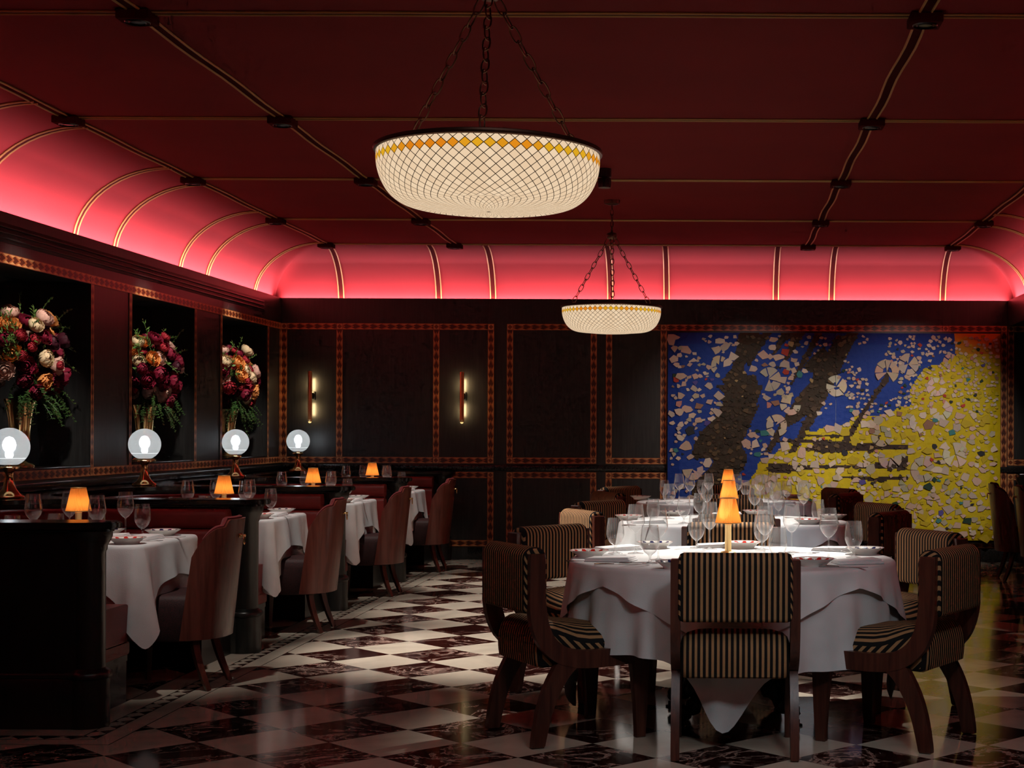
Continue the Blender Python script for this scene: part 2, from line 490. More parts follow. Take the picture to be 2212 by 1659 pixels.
frame(b, 'b', [px2X(v) for v in (1315, 1433)], ZLB, ZLT)
xs = [px2X(v) for v in (1433, 1677, 1797, 2042, 2168)]
for i, (x, y) in enumerate(zip(xs, xs[1:])):
    band(b, 'b', x + W / 2, y - W / 2, ZT)
    band(b, 'b', y - W / 2, y + W / 2, ZT, square=True)
band(b, 'b', xs[0] + W / 2, xs[-1] + W / 2, ZLB)
band(b, 'b', ZLB + W / 2, ZT - W / 2, xs[-1], True)
frame(b, 'b', [px2X(v) for v in (2183, 2330)], ZB, ZT)
frame(b, 'b', [px2X(v) for v in (2183, 2330)], ZLB, ZLT)
for v in (1078, 1299):
    pass
struct('trim_2', b, ['marquetry', 'marquetry_square', 'lacquer'], 0, recalc=False)
b = BM()
vl = []
for y0, y1 in NICHES: vl += [y0 - .035, y1 + .035]
vl = [9.0] + vl + [WB - .035]
WV = .055
for y in vl: band(b, 'l', ZB + W / 2, ZT - W / 2, y, True, WV if y < WB - .1 else W)
for y0, y1 in zip(vl, vl[1:]):
    for z in (ZB, ZT):
        band(b, 'l', y0 + WV / 2, y1 - WV / 2, z)
for y in vl:
    for z in (ZB, ZT): band(b, 'l', y - WV / 2, y + WV / 2, z, square=True)
struct('trim_3', b, ['marquetry', 'marquetry_square', 'lacquer'], 0, recalc=False)
for i, (y0, y1) in enumerate(NICHES):
    b = BM(); box(b, -4.985, -4.972, y0, y1, ZN0, ZN1)
    tag(obj('mirror', b, 'mirror', smooth=0), 'tall mirror lining the back of the %s flower niche' % ('nearest', 'middle', 'farthest')[i], 'mirror')
    b = BM(); box(b, -4.97, WL + .012, y0, y1, ZN0 - .0, ZN0 + .012, .003); struct('windowsill_%d' % (i + 1) if False else 'trim_%d' % (i + 4), b, 'lacquer_h')
# slotted air grille in the left frieze
g = thing('air_grille', 'long black slotted air grille in the left wall frieze', 'air vent', (WL, 0, 0))
b = BM(); box(b, 0, .006, 8.2, 15.4, 2.575, 2.70, .002); obj('frame', b, 'dark_paint', g)
for k in range(3):
    b = BM(); box(b, .006, .018, 8.25, 15.35, 2.595 + k * .036, 2.607 + k * .036, .003); obj('slat', b, 'lacquer', g)

# ---- ceiling bands of velvet edged in gold cord
def cord_band(bm, pts, lat, w):
    "pts polyline, lat lateral unit vector"
    lat = Vector(lat) * (w / 2); P = [Vector(p) for p in pts]
    vs = [(bm.verts.new(p - lat), bm.verts.new(p + lat)) for p in P]
    for a, c in zip(vs, vs[1:]): bm.faces.new((a[0], a[1], c[1], c[0]))
    for s in (-1, 1): tube(bm, [p + lat * s for p in P], .0065, 6, mi=1)
ROWS = [6.92, 9.25, 11.47, 13.64, CYB - .02]; COLS = [CX0, -2.654, .968, CX1]
b = BM()
for x in COLS:
    pts = []
    y = 2.0
    while y < CYB: pts.append((x + .006 * math.sin(y * 5.1 + x), y, ZC - .006)); y += .22
    pts.append((x, CYB, ZC - .006)); cord_band(b, pts, (1, 0, 0), .055)
for y in ROWS: cord_band(b, [(CX0 + (CX1 - CX0) * k / 30, y + .003 * math.sin(k), ZC - .005) for k in range(31)], (0, 1, 0), .045)
struct('trim_7', b, ['band_velvet', 'gold_cord'], 40)
b = BM()
def cove_pts(side, t):
    P = []
    for i in range(NA + 1):
        a = PI / 2 * i / NA; c, s = math.cos(a), math.sin(a); z = 2.72 + (ZC - 2.72) * s
        k = .008
        if side == 'b': P.append((t, CYB + (.60 - k) * c, z - k * s))
        if side == 'l': P.append((CX0 - (.71 - k) * c, t, z - k * s))
        if side == 'r': P.append((CX1 + (.76 - k) * c, t, z - k * s))
    return P
for x in (-3.97, -2.93, -2.35, -1.10, -.50, .665, 1.26, 2.445): cord_band(b, cove_pts('b', x), (1, 0, 0), .055)
for y in (6.65, 7.3, 8.81, 9.52, 11.0, 11.73, 13.17, 13.87, 15.32):
    cord_band(b, cove_pts('l', y), (0, 1, 0), .055); cord_band(b, cove_pts('r', y), (0, 1, 0), .055)
struct('trim_8', b, ['band_velvet', 'gold_cord'], 40)

# ceiling spotlights
def mk_spot():
    t = thing('ceiling_spotlight', '', 'ceiling light')
    b = BM(); box(b, -.075, .075, -.075, .075, -.045, 0, .006); obj('housing', b, 'band_velvet', t)
    b = BM(); lathe(b, [(.054, -.049), (.058, -.045), (.040, -.045), (.036, -.050)], 24, cap=False); lathe(b, [(.0, -.046), (.038, -.046)], 24)
    obj('lens_ring', b, 'black_plastic', t); return t
ks = Kind(mk_spot)
RN = ['nearest', 'second', 'third', 'fourth', 'farthest']; CN = ['left edge', 'inner left', 'inner right', 'right edge']
for i, y in enumerate(ROWS):
    for j, x in enumerate(COLS):
        if i == 0 and j in (0, 3): continue
        if i == 1 and j == 3: continue
        if i == 2 and j == 3: continue
        ks.put((x, y - (.0 if i < 4 else .02), ZC - .004), 0, 'square ceiling spotlight on the %s gold-corded ceiling band, %s crossing' % (CN[j], RN[i]), 'ceiling spotlights')

# ------------------------------------------------------------------ chandeliers
def chain(bm, a, c, link=.066, r=.0032):
    a, c = Vector(a), Vector(c); L = (c - a).length; n = max(2, int(L / (link * .80))); t = (c - a) / n; d = t.normalized()
    u = d.cross(Vector((.3, .9, .1))).normalized(); w = d.cross(u)
    for k in range(n):
        o = a + t * (k + .5); s = u if k % 2 else w
        pts = []
        for j in range(12):
            an = 2 * PI * j / 12; ca, sa = math.cos(an), math.sin(an)
            pts.append(o + d * (math.copysign(abs(ca) ** .7, ca) * link * .5) + s * (math.copysign(abs(sa) ** .8, sa) * link * .24))
        tube(bm, pts, r, 5, closed=True)
def mk_chandelier():
    t = thing('chandelier', '', 'chandelier')
    zr = 2.392
    prof = smooth_curve([(.408, 0), (.411, -.03), (.405, -.075), (.388, -.12), (.362, -.158), (.325, -.186), (.285, -.199), (.258, -.198)], 5) + smooth_curve([(.25, -.199), (.22, -.204), (.17, -.210), (.11, -.214), (.06, -.216)], 4)
    prof += [(.03, -.217), (.008, -.2175)]
    # conformal lattice: cells keep their proportions as the bowl narrows
    N = 60; seg = 120; vv = [0.0]
    for (r0, z0), (r1, z1) in zip(prof, prof[1:]):
        rm = (r0 + r1) / 2; vv.append(vv[-1] + math.hypot(r1 - r0, z1 - z0) * (27.5 if rm > .262 else 17.0))
    b = BM(); l = b.loops.layers.uv.verify()
    rings = [[b.verts.new((r * math.cos(2 * PI * i / seg), r * math.sin(2 * PI * i / seg), zr + z)) for i in range(seg)] for r, z in prof]
    for k in range(len(prof) - 1):
        for i in range(seg):
            j = (i + 1) % seg; f = b.faces.new((rings[k][i], rings[k + 1][i], rings[k + 1][j], rings[k][j]))
            u0, u1 = i * N / seg, (i + 1) * N / seg
            for lp, uv in zip(f.loops, ((u0, vv[k]), (u0, vv[k + 1]), (u1, vv[k + 1]), (u1, vv[k]))): lp[l].uv = uv
    b.faces.new(rings[-1])
    obj('glass_bowl', b, 'leaded_glass', t, 60)
    b = BM(); tube(b, [(.412 * math.cos(2 * PI * i / 72), .412 * math.sin(2 * PI * i / 72), zr + .004) for i in range(72)], .0105, 8, closed=True)
    obj('rim', b, 'bronze', t)
    b = BM(); lathe(b, [(.0, 2.955), (.03, 2.96), (.042, 2.972), (.046, 2.99), (.042, 3.008), (.02, 3.016), (.0, 3.018)], 20); obj('hub', b, 'bronze', t)
    for an in (275, 155, 35):
        a = math.radians(an); p = (.40 * math.cos(a), .40 * math.sin(a), zr + .01)
        q = (.03 * math.cos(a), .03 * math.sin(a), 2.965)
        b = BM(); chain(b, p, q); obj('chain', b, 'bronze', t)
    b = BM(); chain(b, (0, 0, 3.015), (0, 0, ZC - .03), .05, .004); obj('hanging_chain', b, 'bronze', t)
    b = BM(); lathe(b, [(.0, ZC - .042), (.035, ZC - .04), (.062, ZC - .03), (.066, ZC - .004), (.066, ZC)], 24); obj('canopy', b, 'bronze', t)
    return t
kc = Kind(mk_chandelier)
kc.put((-.835, 5.58, 0), 0, 'large leaded glass bowl chandelier nearest the camera, on three chains', 'leaded glass chandeliers')
kc.put((-.846, 12.5, 0), 0, 'farther leaded glass bowl chandelier hanging before the back wall', 'leaded glass chandeliers')
# small ceiling sensor
t = thing('ceiling_sensor', 'small black cylindrical device on ceiling, right of the large chandelier', 'sensor', (-.80, 11.0, 3.284))
b = BM(); lathe(b, [(.0, 0), (.05, 0), (.05, -.06), (.02, -.065), (.0, -.065)], 20); obj('base', b, 'black_plastic', t)
b = BM(); lathe(b, [(.0, -.07), (.045, -.072), (.05, -.09), (.045, -.14), (.0, -.145)], 20); obj('housing', b, 'black_plastic', t)

# ------------------------------------------------------------------ sconces
def mk_sconce():
    t = thing('wall_sconce', '', 'wall lamp')
    b = BM(); lathe(b, [(.0, .0), (.018, .006), (.024, .022), (.0245, .03), (.0225, .034), (.0225, .53), (.018, .537), (0, .54)], 24, (0, -.095, 0)); obj('brass_tube', b, 'brass_satin', t)
    b = BM(); lathe(b, [(0, -.012), (.012, -.008), (.017, .0), (.017, .004), (0, .004)], 16, (0, -.095, 0)); obj('lower_lens', b, 'led_soft', t)
    b = BM(); box(b, -.034, .034, -.014, 0, .235, .325, .003); box(b, -.02, .02, -.08, -.01, .25, .31, .003); obj('backplate', b, 'black_plastic', t)
    for z in (.07, .335):
        b = BM(); box(b, -.011, .011, -.072, -.066, z, z + .13, .001); obj('light_strip', b, 'led_warm', t)
    return t
kz = Kind(mk_sconce)
kz.put((-4.262, WB, 1.452), 0, 'tubular brass wall sconce on back wall, nearer the left corner', 'brass wall sconces')
kz.put((-2.655, WB, 1.452), 0, 'tubular brass wall sconce on back wall, right of wide dark panel', 'brass wall sconces')

# ------------------------------------------------------------------ relief painting
def hue(u, v):
    w = noise.noise(Vector((u * 7, v * 4, 1.3))) * .10 + noise.noise(Vector((u * 22, v * 13, 5.3))) * .05
    edge = .36 + (u - .27) * .82 if u > .27 else .10 + max(0, u - .12) * 1.6
    c = (.012, .05, .30) if v > edge + w else (.60, .46, .008)
    if .24 < u < .66 and v > .42 and noise.noise(Vector((u * 26 - v * 9, v * 2.2, 6.6))) > .30 - .25 * math.exp(-((u - .45) / .12) ** 2): c = (.05, .03, .018)
    if u > .86 and v > .9: c = (.58, .26, .01)
    g = math.exp(-(((u - .19 - .1 * (v - .4)) / .095) ** 2)) * (1.0 if v < .75 else .7)
    g = max(g, .8 * math.exp(-(((u - .44) / .07) ** 2)) * math.exp(-(((v - .72) / .28) ** 2)))
    if noise.noise(Vector((u * 11 - v * 6, v * 5, 9.1))) * .9 + g > .66: c = (.045, .028, .016)
    if .3 < u < .72 and .28 < v < .62 and noise.noise(Vector((u * 3, v * 30, 3.3))) > .30: c = (.04, .022, .016)
    return c
pt = thing('relief_painting', 'large abstract relief painting of broken pottery in blue, brown and yellow', 'painting', (0, 0, 0))
PXa, PXb, PZa, PZb = -.477, 3.03, .232, 2.412
def pdepth(u, v):
    du = min(u, 1 - u) * 3.5; dv = min(v, 1 - v) * 2.18; d = min(du, dv)
    return 15.86 - (.06 * min(1, d / .13)) - .006 * noise.noise(Vector((u * 90, v * 60, 2)))
def col_layer(bm): return bm.loops.layers.color.get('Col') or bm.loops.layers.color.new('Col')
def lin2s(c): return tuple(12.92 * v if v < .0031 else 1.055 * v ** (1 / 2.4) - .055 for v in c) + (1,)
for half, (ua, ub) in enumerate(((0, .5035), (.5045, 1))):
    b = BM(); cl = col_layer(b); NU, NV = 110, 130
    g = [[b.verts.new((PXa + (ua + (ub - ua) * i / NU) * (PXb - PXa), pdepth(ua + (ub - ua) * i / NU, j / NV), PZa + j / NV * (PZb - PZa))) for i in range(NU + 1)] for j in range(NV + 1)]
    for j in range(NV):
        for i in range(NU):
            f = b.faces.new((g[j][i], g[j][i + 1], g[j + 1][i + 1], g[j + 1][i]))
            c = lin2s(hue(ua + (ub - ua) * (i + .5) / NU, (j + .5) / NV))
            for lp in f.loops: lp[cl] = c
    n0 = len(b.verts); x0, x1 = g[0][0].co.x, g[0][NU].co.x
    box(b, x0, x1, 15.875, 15.995, PZa, PZb)
    obj('canvas', b, 'impasto', pt, 60, recalc=False)
def shard(bm, cl, cx, cz, r, k, rot, col, tilt, th=.010, arc=None):
    u, v = (cx - PXa) / (PXb - PXa), (cz - PZa) / (PZb - PZa)
    y = pdepth(u, v) - .004
    pts = []
    if arc:
        r0, r1, a0, a1 = arc
        n = 7
        pts = [(r1 * math.cos(a0 + (a1 - a0) * i / n), r1 * math.sin(a0 + (a1 - a0) * i / n)) for i in range(n + 1)]
        if r0 > .005: pts += [(r0 * math.cos(a1 - (a1 - a0) * i / 4), r0 * math.sin(a1 - (a1 - a0) * i / 4)) for i in range(5)]
        else: pts.append((0, 0))
    else:
        for i in range(k):
            a = rot + 2 * PI * i / k + rnd.uniform(-.35, .35); q = r * rnd.uniform(.6, 1.15); pts.append((q * math.cos(a), q * math.sin(a) * rnd.uniform(.6, 1)))
    tx, tz = tilt
    top = [bm.verts.new((cx + p[0], y - th + p[0] * tx + p[1] * tz, cz + p[1])) for p in pts]
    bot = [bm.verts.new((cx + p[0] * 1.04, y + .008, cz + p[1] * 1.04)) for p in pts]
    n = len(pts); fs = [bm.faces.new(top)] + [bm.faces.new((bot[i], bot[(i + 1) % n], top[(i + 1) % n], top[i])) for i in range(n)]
    for q, f in enumerate(fs):
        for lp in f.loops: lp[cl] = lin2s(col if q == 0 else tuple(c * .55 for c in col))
b = BM(); cl = col_layer(b); placed = []
creams = [(.62, .50, .38), (.55, .40, .30), (.68, .58, .46), (.50, .42, .34), (.60, .42, .33), (.45, .40, .28)]
odd = [(.30, .16, .10), (.02, .05, .03), (.03, .03, .035), (.45, .05, .03), (.05, .22, .22), (.10, .08, .30), (.55, .25, .2)]
def put_shard(u, v, r, col, arc=None, th=.010):
    for (a, c, d) in placed:
        if (a - u) ** 2 * 12.3 + (c - v) ** 2 * 4.75 < ((r + d) * .62) ** 2: return False
    placed.append((u, v, r)); shard(b, cl, PXa + u * (PXb - PXa), PZa + v * (PZb - PZa), r, rnd.choice((4, 4, 5, 5, 6, 7)), rnd.uniform(0, 6.3), col, (rnd.uniform(-.07, .07), rnd.uniform(-.07, .07)), th, arc)
    return True
for q in range(60):     # broken plates: sectors round a common centre
    u, v = rnd.uniform(.06, .95), rnd.uniform(.06, .9)
    base = hue(u, v)
    if base[0] < .06 and base[2] < .05: continue
    R = rnd.uniform(.07, .14); a = rnd.uniform(0, 6.3); col = rnd.choice(creams)
    if any((c - u) ** 2 * 12.3 + (d - v) ** 2 * 4.75 < (R + e) ** 2 for c, d, e in placed): continue
    placed.append((u, v, R)); cx, cz = PXa + u * (PXb - PXa), PZa + v * (PZb - PZa)
    for k in range(rnd.choice((4, 5, 6, 7))):
        da = rnd.uniform(.5, 1.1)
        jx, jz = rnd.uniform(-.008, .008), rnd.uniform(-.008, .008)
        shard(b, cl, cx + jx, cz + jz, R, 4, 0, tuple(c * rnd.uniform(.85, 1.08) for c in col), (rnd.uniform(-.12, .12), rnd.uniform(-.12, .12)), .013, (rnd.choice((0, .35, .45)) * R, R, a, a + da * .92)); a += da
for q in range(5200):
    u, v = rnd.uniform(.012, .988), rnd.uniform(.015, .985); base = hue(u, v)
    if base[0] < .06 and base[2] < .05:
        put_shard(u, v, rnd.uniform(.012, .04), rnd.choice([(.055, .035, .02), (.08, .05, .028), (.03, .02, .012), (.12, .075, .035), (.40, .28, .12) if rnd.random() < .3 else (.05, .03, .02)]))
    else:
        if base[2] > .1 and noise.noise(Vector((u * 9, v * 6, 4))) < -.12: continue
        col = rnd.choice(creams) if rnd.random() < .83 else rnd.choice(odd)
        if base[2] < .1 and rnd.random() < .22: col = (.50, .38, .02)
        put_shard(u, v, rnd.uniform(.018, .032) if (u > .42 and v > .62) or rnd.random() < .3 else rnd.uniform(.03, .075), col)
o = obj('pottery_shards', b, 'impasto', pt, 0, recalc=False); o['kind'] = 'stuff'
b = BM(); box(b, PXa - .012, PXb + .012, 15.90, 15.995, PZa - .034, PZa - .002, .003); obj('base_frame', b, 'dark_paint', pt)

# ------------------------------------------------------------------ booths
PAR = [6.84, 9.17, 11.36, 13.53, 15.58]; PX_END = -2.87; TH = .15
SEG_N = ['nearest', 'second', 'third', 'fourth', 'farthest']
def mk_partition():
    t = thing('booth_partition', '', 'booth partition')
    b = BM(); box(b, WL, PX_END, 0, TH, 0, .895); obj('panel', b, 'booth_black', t)
    b = BM(); box(b, WL, PX_END, -.018, TH + .018, 0, .23, .006); box(b, WL, PX_END, -.026, TH + .026, .23, .255, .008); obj('plinth', b, 'booth_black', t)
    b = BM(); c = (PX_END, TH / 2, 0)
    lathe(b, [(.098, 0), (.098, .22), (.106, .228), (.106, .245), (.098, .256), (.086, .262), (.078, .27), (.078, .80), (.084, .81), (.086, .83), (.098, .85), (.106, .87), (.108, .895)], 28, c); obj('end_column', b, 'booth_black', t)
    b = BM(); r = TH / 2 + .035
    for z0, z1, rr in ((.895, .908, r - .012), (.908, .940, r + .012)):
        pts = [(WL, TH / 2 - rr), (PX_END, TH / 2 - rr)] + [(PX_END + rr * 1.25 * math.sin(PI * k / 14), TH / 2 - rr * math.cos(PI * k / 14)) for k in range(1, 14)] + [(PX_END, TH / 2 + rr), (WL, TH / 2 + rr)]
        prism(b, pts, z0, z1)
    bmesh.ops.bevel(b, geom=[e for e in b.edges if abs(e.verts[0].co.z - e.verts[1].co.z) < 1e-4], offset=.006, segments=2, affect='EDGES')
    obj('cap_rail', b, 'cap_wood', t, 50); return t
a = Mat('cap_wood'); (x, y, z), o = a.xyz(); a.pbr((.014, .010, .010), .16, spec=.6, bump=a.noise(a.vec(x * 2.0, y * 30.0, z * 30.0), 3, 3), bumps=.02); M['cap_wood'] = a.m
kp = Kind(mk_partition)
for i, y in enumerate(PAR):
    yy = y if i < 4 else WB - TH - .02
    kp.put((0, yy, 0), 0, ('%s black lacquered booth partition with rounded end column' % SEG_N[i]) + (' against the back wall' if i == 4 else ' on the left'), 'booth partitions')
def upath(y0, y1, xe=-2.93, xw=-4.34, r=.58, n=12):
    "inner face of a U booth; normals point into the booth"
    P = [(xe, y0, 0, 1), (xe - (xe - xw - r) * .5, y0, 0, 1), (xw + r, y0, 0, 1)]
    for k in range(1, n): a = PI / 2 * k / n; P.append((xw + r - r * math.sin(a), y0 + r - r * math.cos(a), math.sin(a), math.cos(a)))
    P.append((xw, y0 + r, 1, 0)); P.append((xw, y1 - r, 1, 0))
    for k in range(1, n): a = PI / 2 * k / n; P.append((xw + r - r * math.cos(a), y1 - r + r * math.sin(a), math.cos(a), -math.sin(a)))
    P += [(xw + r, y1, 0, -1), (xe - (xe - xw - r) * .5, y1, 0, -1), (xe, y1, 0, -1)]
    return P
def rprof(d0, d1, z0, z1, r, n=4):
    "rounded rectangle profile"
    o = []
    for cx, cz, a0 in ((d1 - r, z1 - r, 0), (d0 + r, z1 - r, 90), (d0 + r, z0 + r, 180), (d1 - r, z0 + r, 270)):
        for k in range(n + 1): a = math.radians(a0 + 90 * k / n); o.append((cx + r * math.cos(a), cz + r * math.sin(a)))
    return o
BOOTH = []
for i in range(4):
    y0 = PAR[i] + TH; y1 = PAR[i + 1] if i < 3 else WB - TH - .02
    BOOTH.append((y0, y1))
    t = thing('banquette', '%s booth banquette, U-shaped bench in dark red leather' % ('nearest', 'second nearest', 'third', 'farthest')[i], 'banquette', (0, 0, 0), 0, 'red booth banquettes')
    P = upath(y0, y1)
    b = BM(); sweep(b, P, rprof(.0, .535, 0, .205, .004, 1)); obj('base', b, 'booth_black', t, 30)
    b = BM(); sweep(b, P, [(0, .205), (.55, .205), (.55, .235), (0, .235)]); obj('base_moulding', b, 'booth_black', t, 30)
    b = BM(); sweep(b, P, rprof(.02, .575, .236, .30, .015)); sweep(b, P, rprof(.02, .58, .295, .49, .055)); obj('seat_cushion', b, 'leather', t, 60)
    b = BM(); sweep(b, P, rprof(.0, .13, .46, .765, .035)); sweep(b, P, rprof(.0, .125, .765, .885, .04)); obj('backrest', b, 'leather', t, 60)
    # ledge behind the curved back, level with the cap rails
    b = BM(); lip = .035
    arc = [(x + nx * lip, y + ny * lip) for x, y, nx, ny in P]
    prism(b, [(WL, y0 - .0)] + [(WL, y1)] + [p for p in arc[::-1] if p[0] < -3.70], .912, .939)
    obj('ledge', b, 'cap_wood', t, 30)
    b = BM(); prism(b, [(WL, y0), (WL, y1)] + [(x, y) for x, y, _, _ in P[::-1] if x < -3.72], .0, .911); obj('back_panel', b, 'booth_black', t, 30)
# far right: another dark booth end against the back wall
t = thing('booth_partition', 'dark booth partition at far right edge, beside the painting', 'booth partition')
b = BM(); box(b, 3.28, 4.2, WB - .17, WB - .02, 0, .895); obj('panel', b, 'booth_black', t)
b = BM(); box(b, 3.22, 4.2, WB - .21, WB - .01, .895, .94, .008); obj('cap_rail', b, 'cap_wood', t)
b = BM(); lathe(b, [(.09, 0), (.09, .22), (.075, .25), (.075, .82), (.095, .86), (.10, .895)], 24, (3.30, WB - .12, 0)); obj('end_column', b, 'booth_black', t)

# ------------------------------------------------------------------ globe lamps
def mk_globe():
    t = thing('globe_lamp', '', 'lamp')
    b = BM(); lathe(b, [(.0, 0), (.088, 0), (.090, .008), (.084, .016), (.080, .018), (.060, .032), (.042, .055), (.031, .085), (.026, .12), (.025, .155), (.034, .170), (.052, .180), (.054, .190), (.048, .194), (0, .194)], 40); obj('brass_base', b, 'brass', t)
    b = BM(); R = .118; lathe(b, [(R * math.sin(a), .313 - R * math.cos(a)) for a in [math.radians(24 + (180 - 24) * k / 28) for k in range(29)]], 48, cap=False); gl = obj('glass_globe', b, 'globe_glass', t)
    b = BM(); lathe(b, [(.0, .245), (.018, .248), (.024, .26), (.022, .285), (.034, .300), (.040, .325), (.034, .35), (.022, .37), (0, .378)], 20); obj('bulb', b, 'bulb_white', gl)
    b = BM(); lathe(b, [(.0, .19), (.02, .19), (.016, .245), (.0, .246)], 16); obj('socket', b, 'brass', gl)
    return t
kg = Kind(mk_globe)
for i, y in enumerate((9.17 + .075, 11.36 + .075, 13.53 + .075, 15.62)):
    kg.put((-4.30, y - .05 if i < 3 else y - .02, .940), 0, ['ribbed glass globe lamp at far left edge, on brass base', 'ribbed glass globe lamp second from the left, on booth ledge', 'ribbed glass globe lamp third from the left, on booth ledge', 'smallest ribbed globe lamp, in the corner by back wall'][i], 'globe lamps')

# ------------------------------------------------------------------ flowers in the niches
def flower(kind, seed):
    r = random.Random(seed); b = BM(); R = 1.0
    layers = {'peony': [(1.0, 6, 62, 40), (.9, 6, 48, 34), (.76, 5, 30, 26), (.60, 5, 20, 18), (.42, 4, 12, 10), (.25, 3, 5, 4)], 'open': [(1.0, 7, 78, 62), (.86, 6, 66, 50), (.7, 5, 54, 40), (.5, 4, 40, 26)], 'button': [(1.0, 9, 50, 30), (.84, 9, 36, 24), (.68, 8, 24, 18), (.5, 7, 16, 10), (.34, 6, 8, 4)]}[kind]
    for li, (rad, n, top, w0) in enumerate(layers):
        for k in range(n):
            th = 2 * PI * (k + .5 * (li % 2)) / n + r.uniform(-.15, .15); half = PI / n * 1.25; tl = math.radians(90 - top + r.uniform(-6, 6))
            G = []
            for j in range(6):
                v = j / 5; lat = -1.25 + (tl + 1.25) * v; rowl = []
                flare = 1 + (.16 if kind == 'open' else .05) * max(0, v - .6) / .4
                for i in range(6):
                    u = i / 5 * 2 - 1; wd = half * (math.sin(PI * min(v * .62 + .18, 1)) ** .8)
                    an = th + u * wd; q = rad * flare * (1 + .05 * math.sin(u * 5 + seed + k) * v) * (1 - .04 * (1 - u * u))
                    lt = lat - .18 * abs(u) ** 2 * v + .07 * math.sin(u * 7 + k) * v
                    rowl.append(b.verts.new((q * math.cos(lt) * math.cos(an), q * math.cos(lt) * math.sin(an), q * math.sin(lt) * .8)))
                G.append(rowl)
            for j in range(5):
                for i in range(5): b.faces.new((G[j][i], G[j][i + 1], G[j + 1][i + 1], G[j + 1][i]))
    if kind == 'open': lathe(b, [(0, .05), (.2, .1), (.16, .28), (0, .3)], 10)
    me = bpy.data.meshes.new('flower'); bmesh.ops.recalc_face_normals(b, faces=b.faces); b.to_mesh(me); b.free()
    me.polygons.foreach_set('use_smooth', [True] * len(me.polygons)); return me
FL = {}
for kind, col, seed in (('peony', 'burgundy', 1), ('peony', 'plum', 2), ('peony', 'cream', 3), ('peony', 'blush', 4), ('open', 'apricot', 5), ('open', 'burgundy', 6), ('button', 'crimson', 7), ('peony', 'crimson', 8), ('open', 'blush', 9)):
    me = flower(kind, seed); me.materials.append(M['petal_' + col]); FL[(kind, col)] = me
def leaf(bm, p, d, n, L, Wd, mi=0):
    d = d.normalized(); s = d.cross(n).normalized(); n = s.cross(d).normalized(); a = bm.verts.new(p); e = bm.verts.new(p + d * L - n * L * .15)
    l = bm.verts.new(p + d * L * .45 + s * Wd + n * L * .06); r = bm.verts.new(p + d * L * .45 - s * Wd + n * L * .06); m = bm.verts.new(p + d * L * .45)
    for q in ((a, l, m), (l, e, m), (a, m, r), (m, e, r)): f = bm.faces.new(q); f.material_index = mi
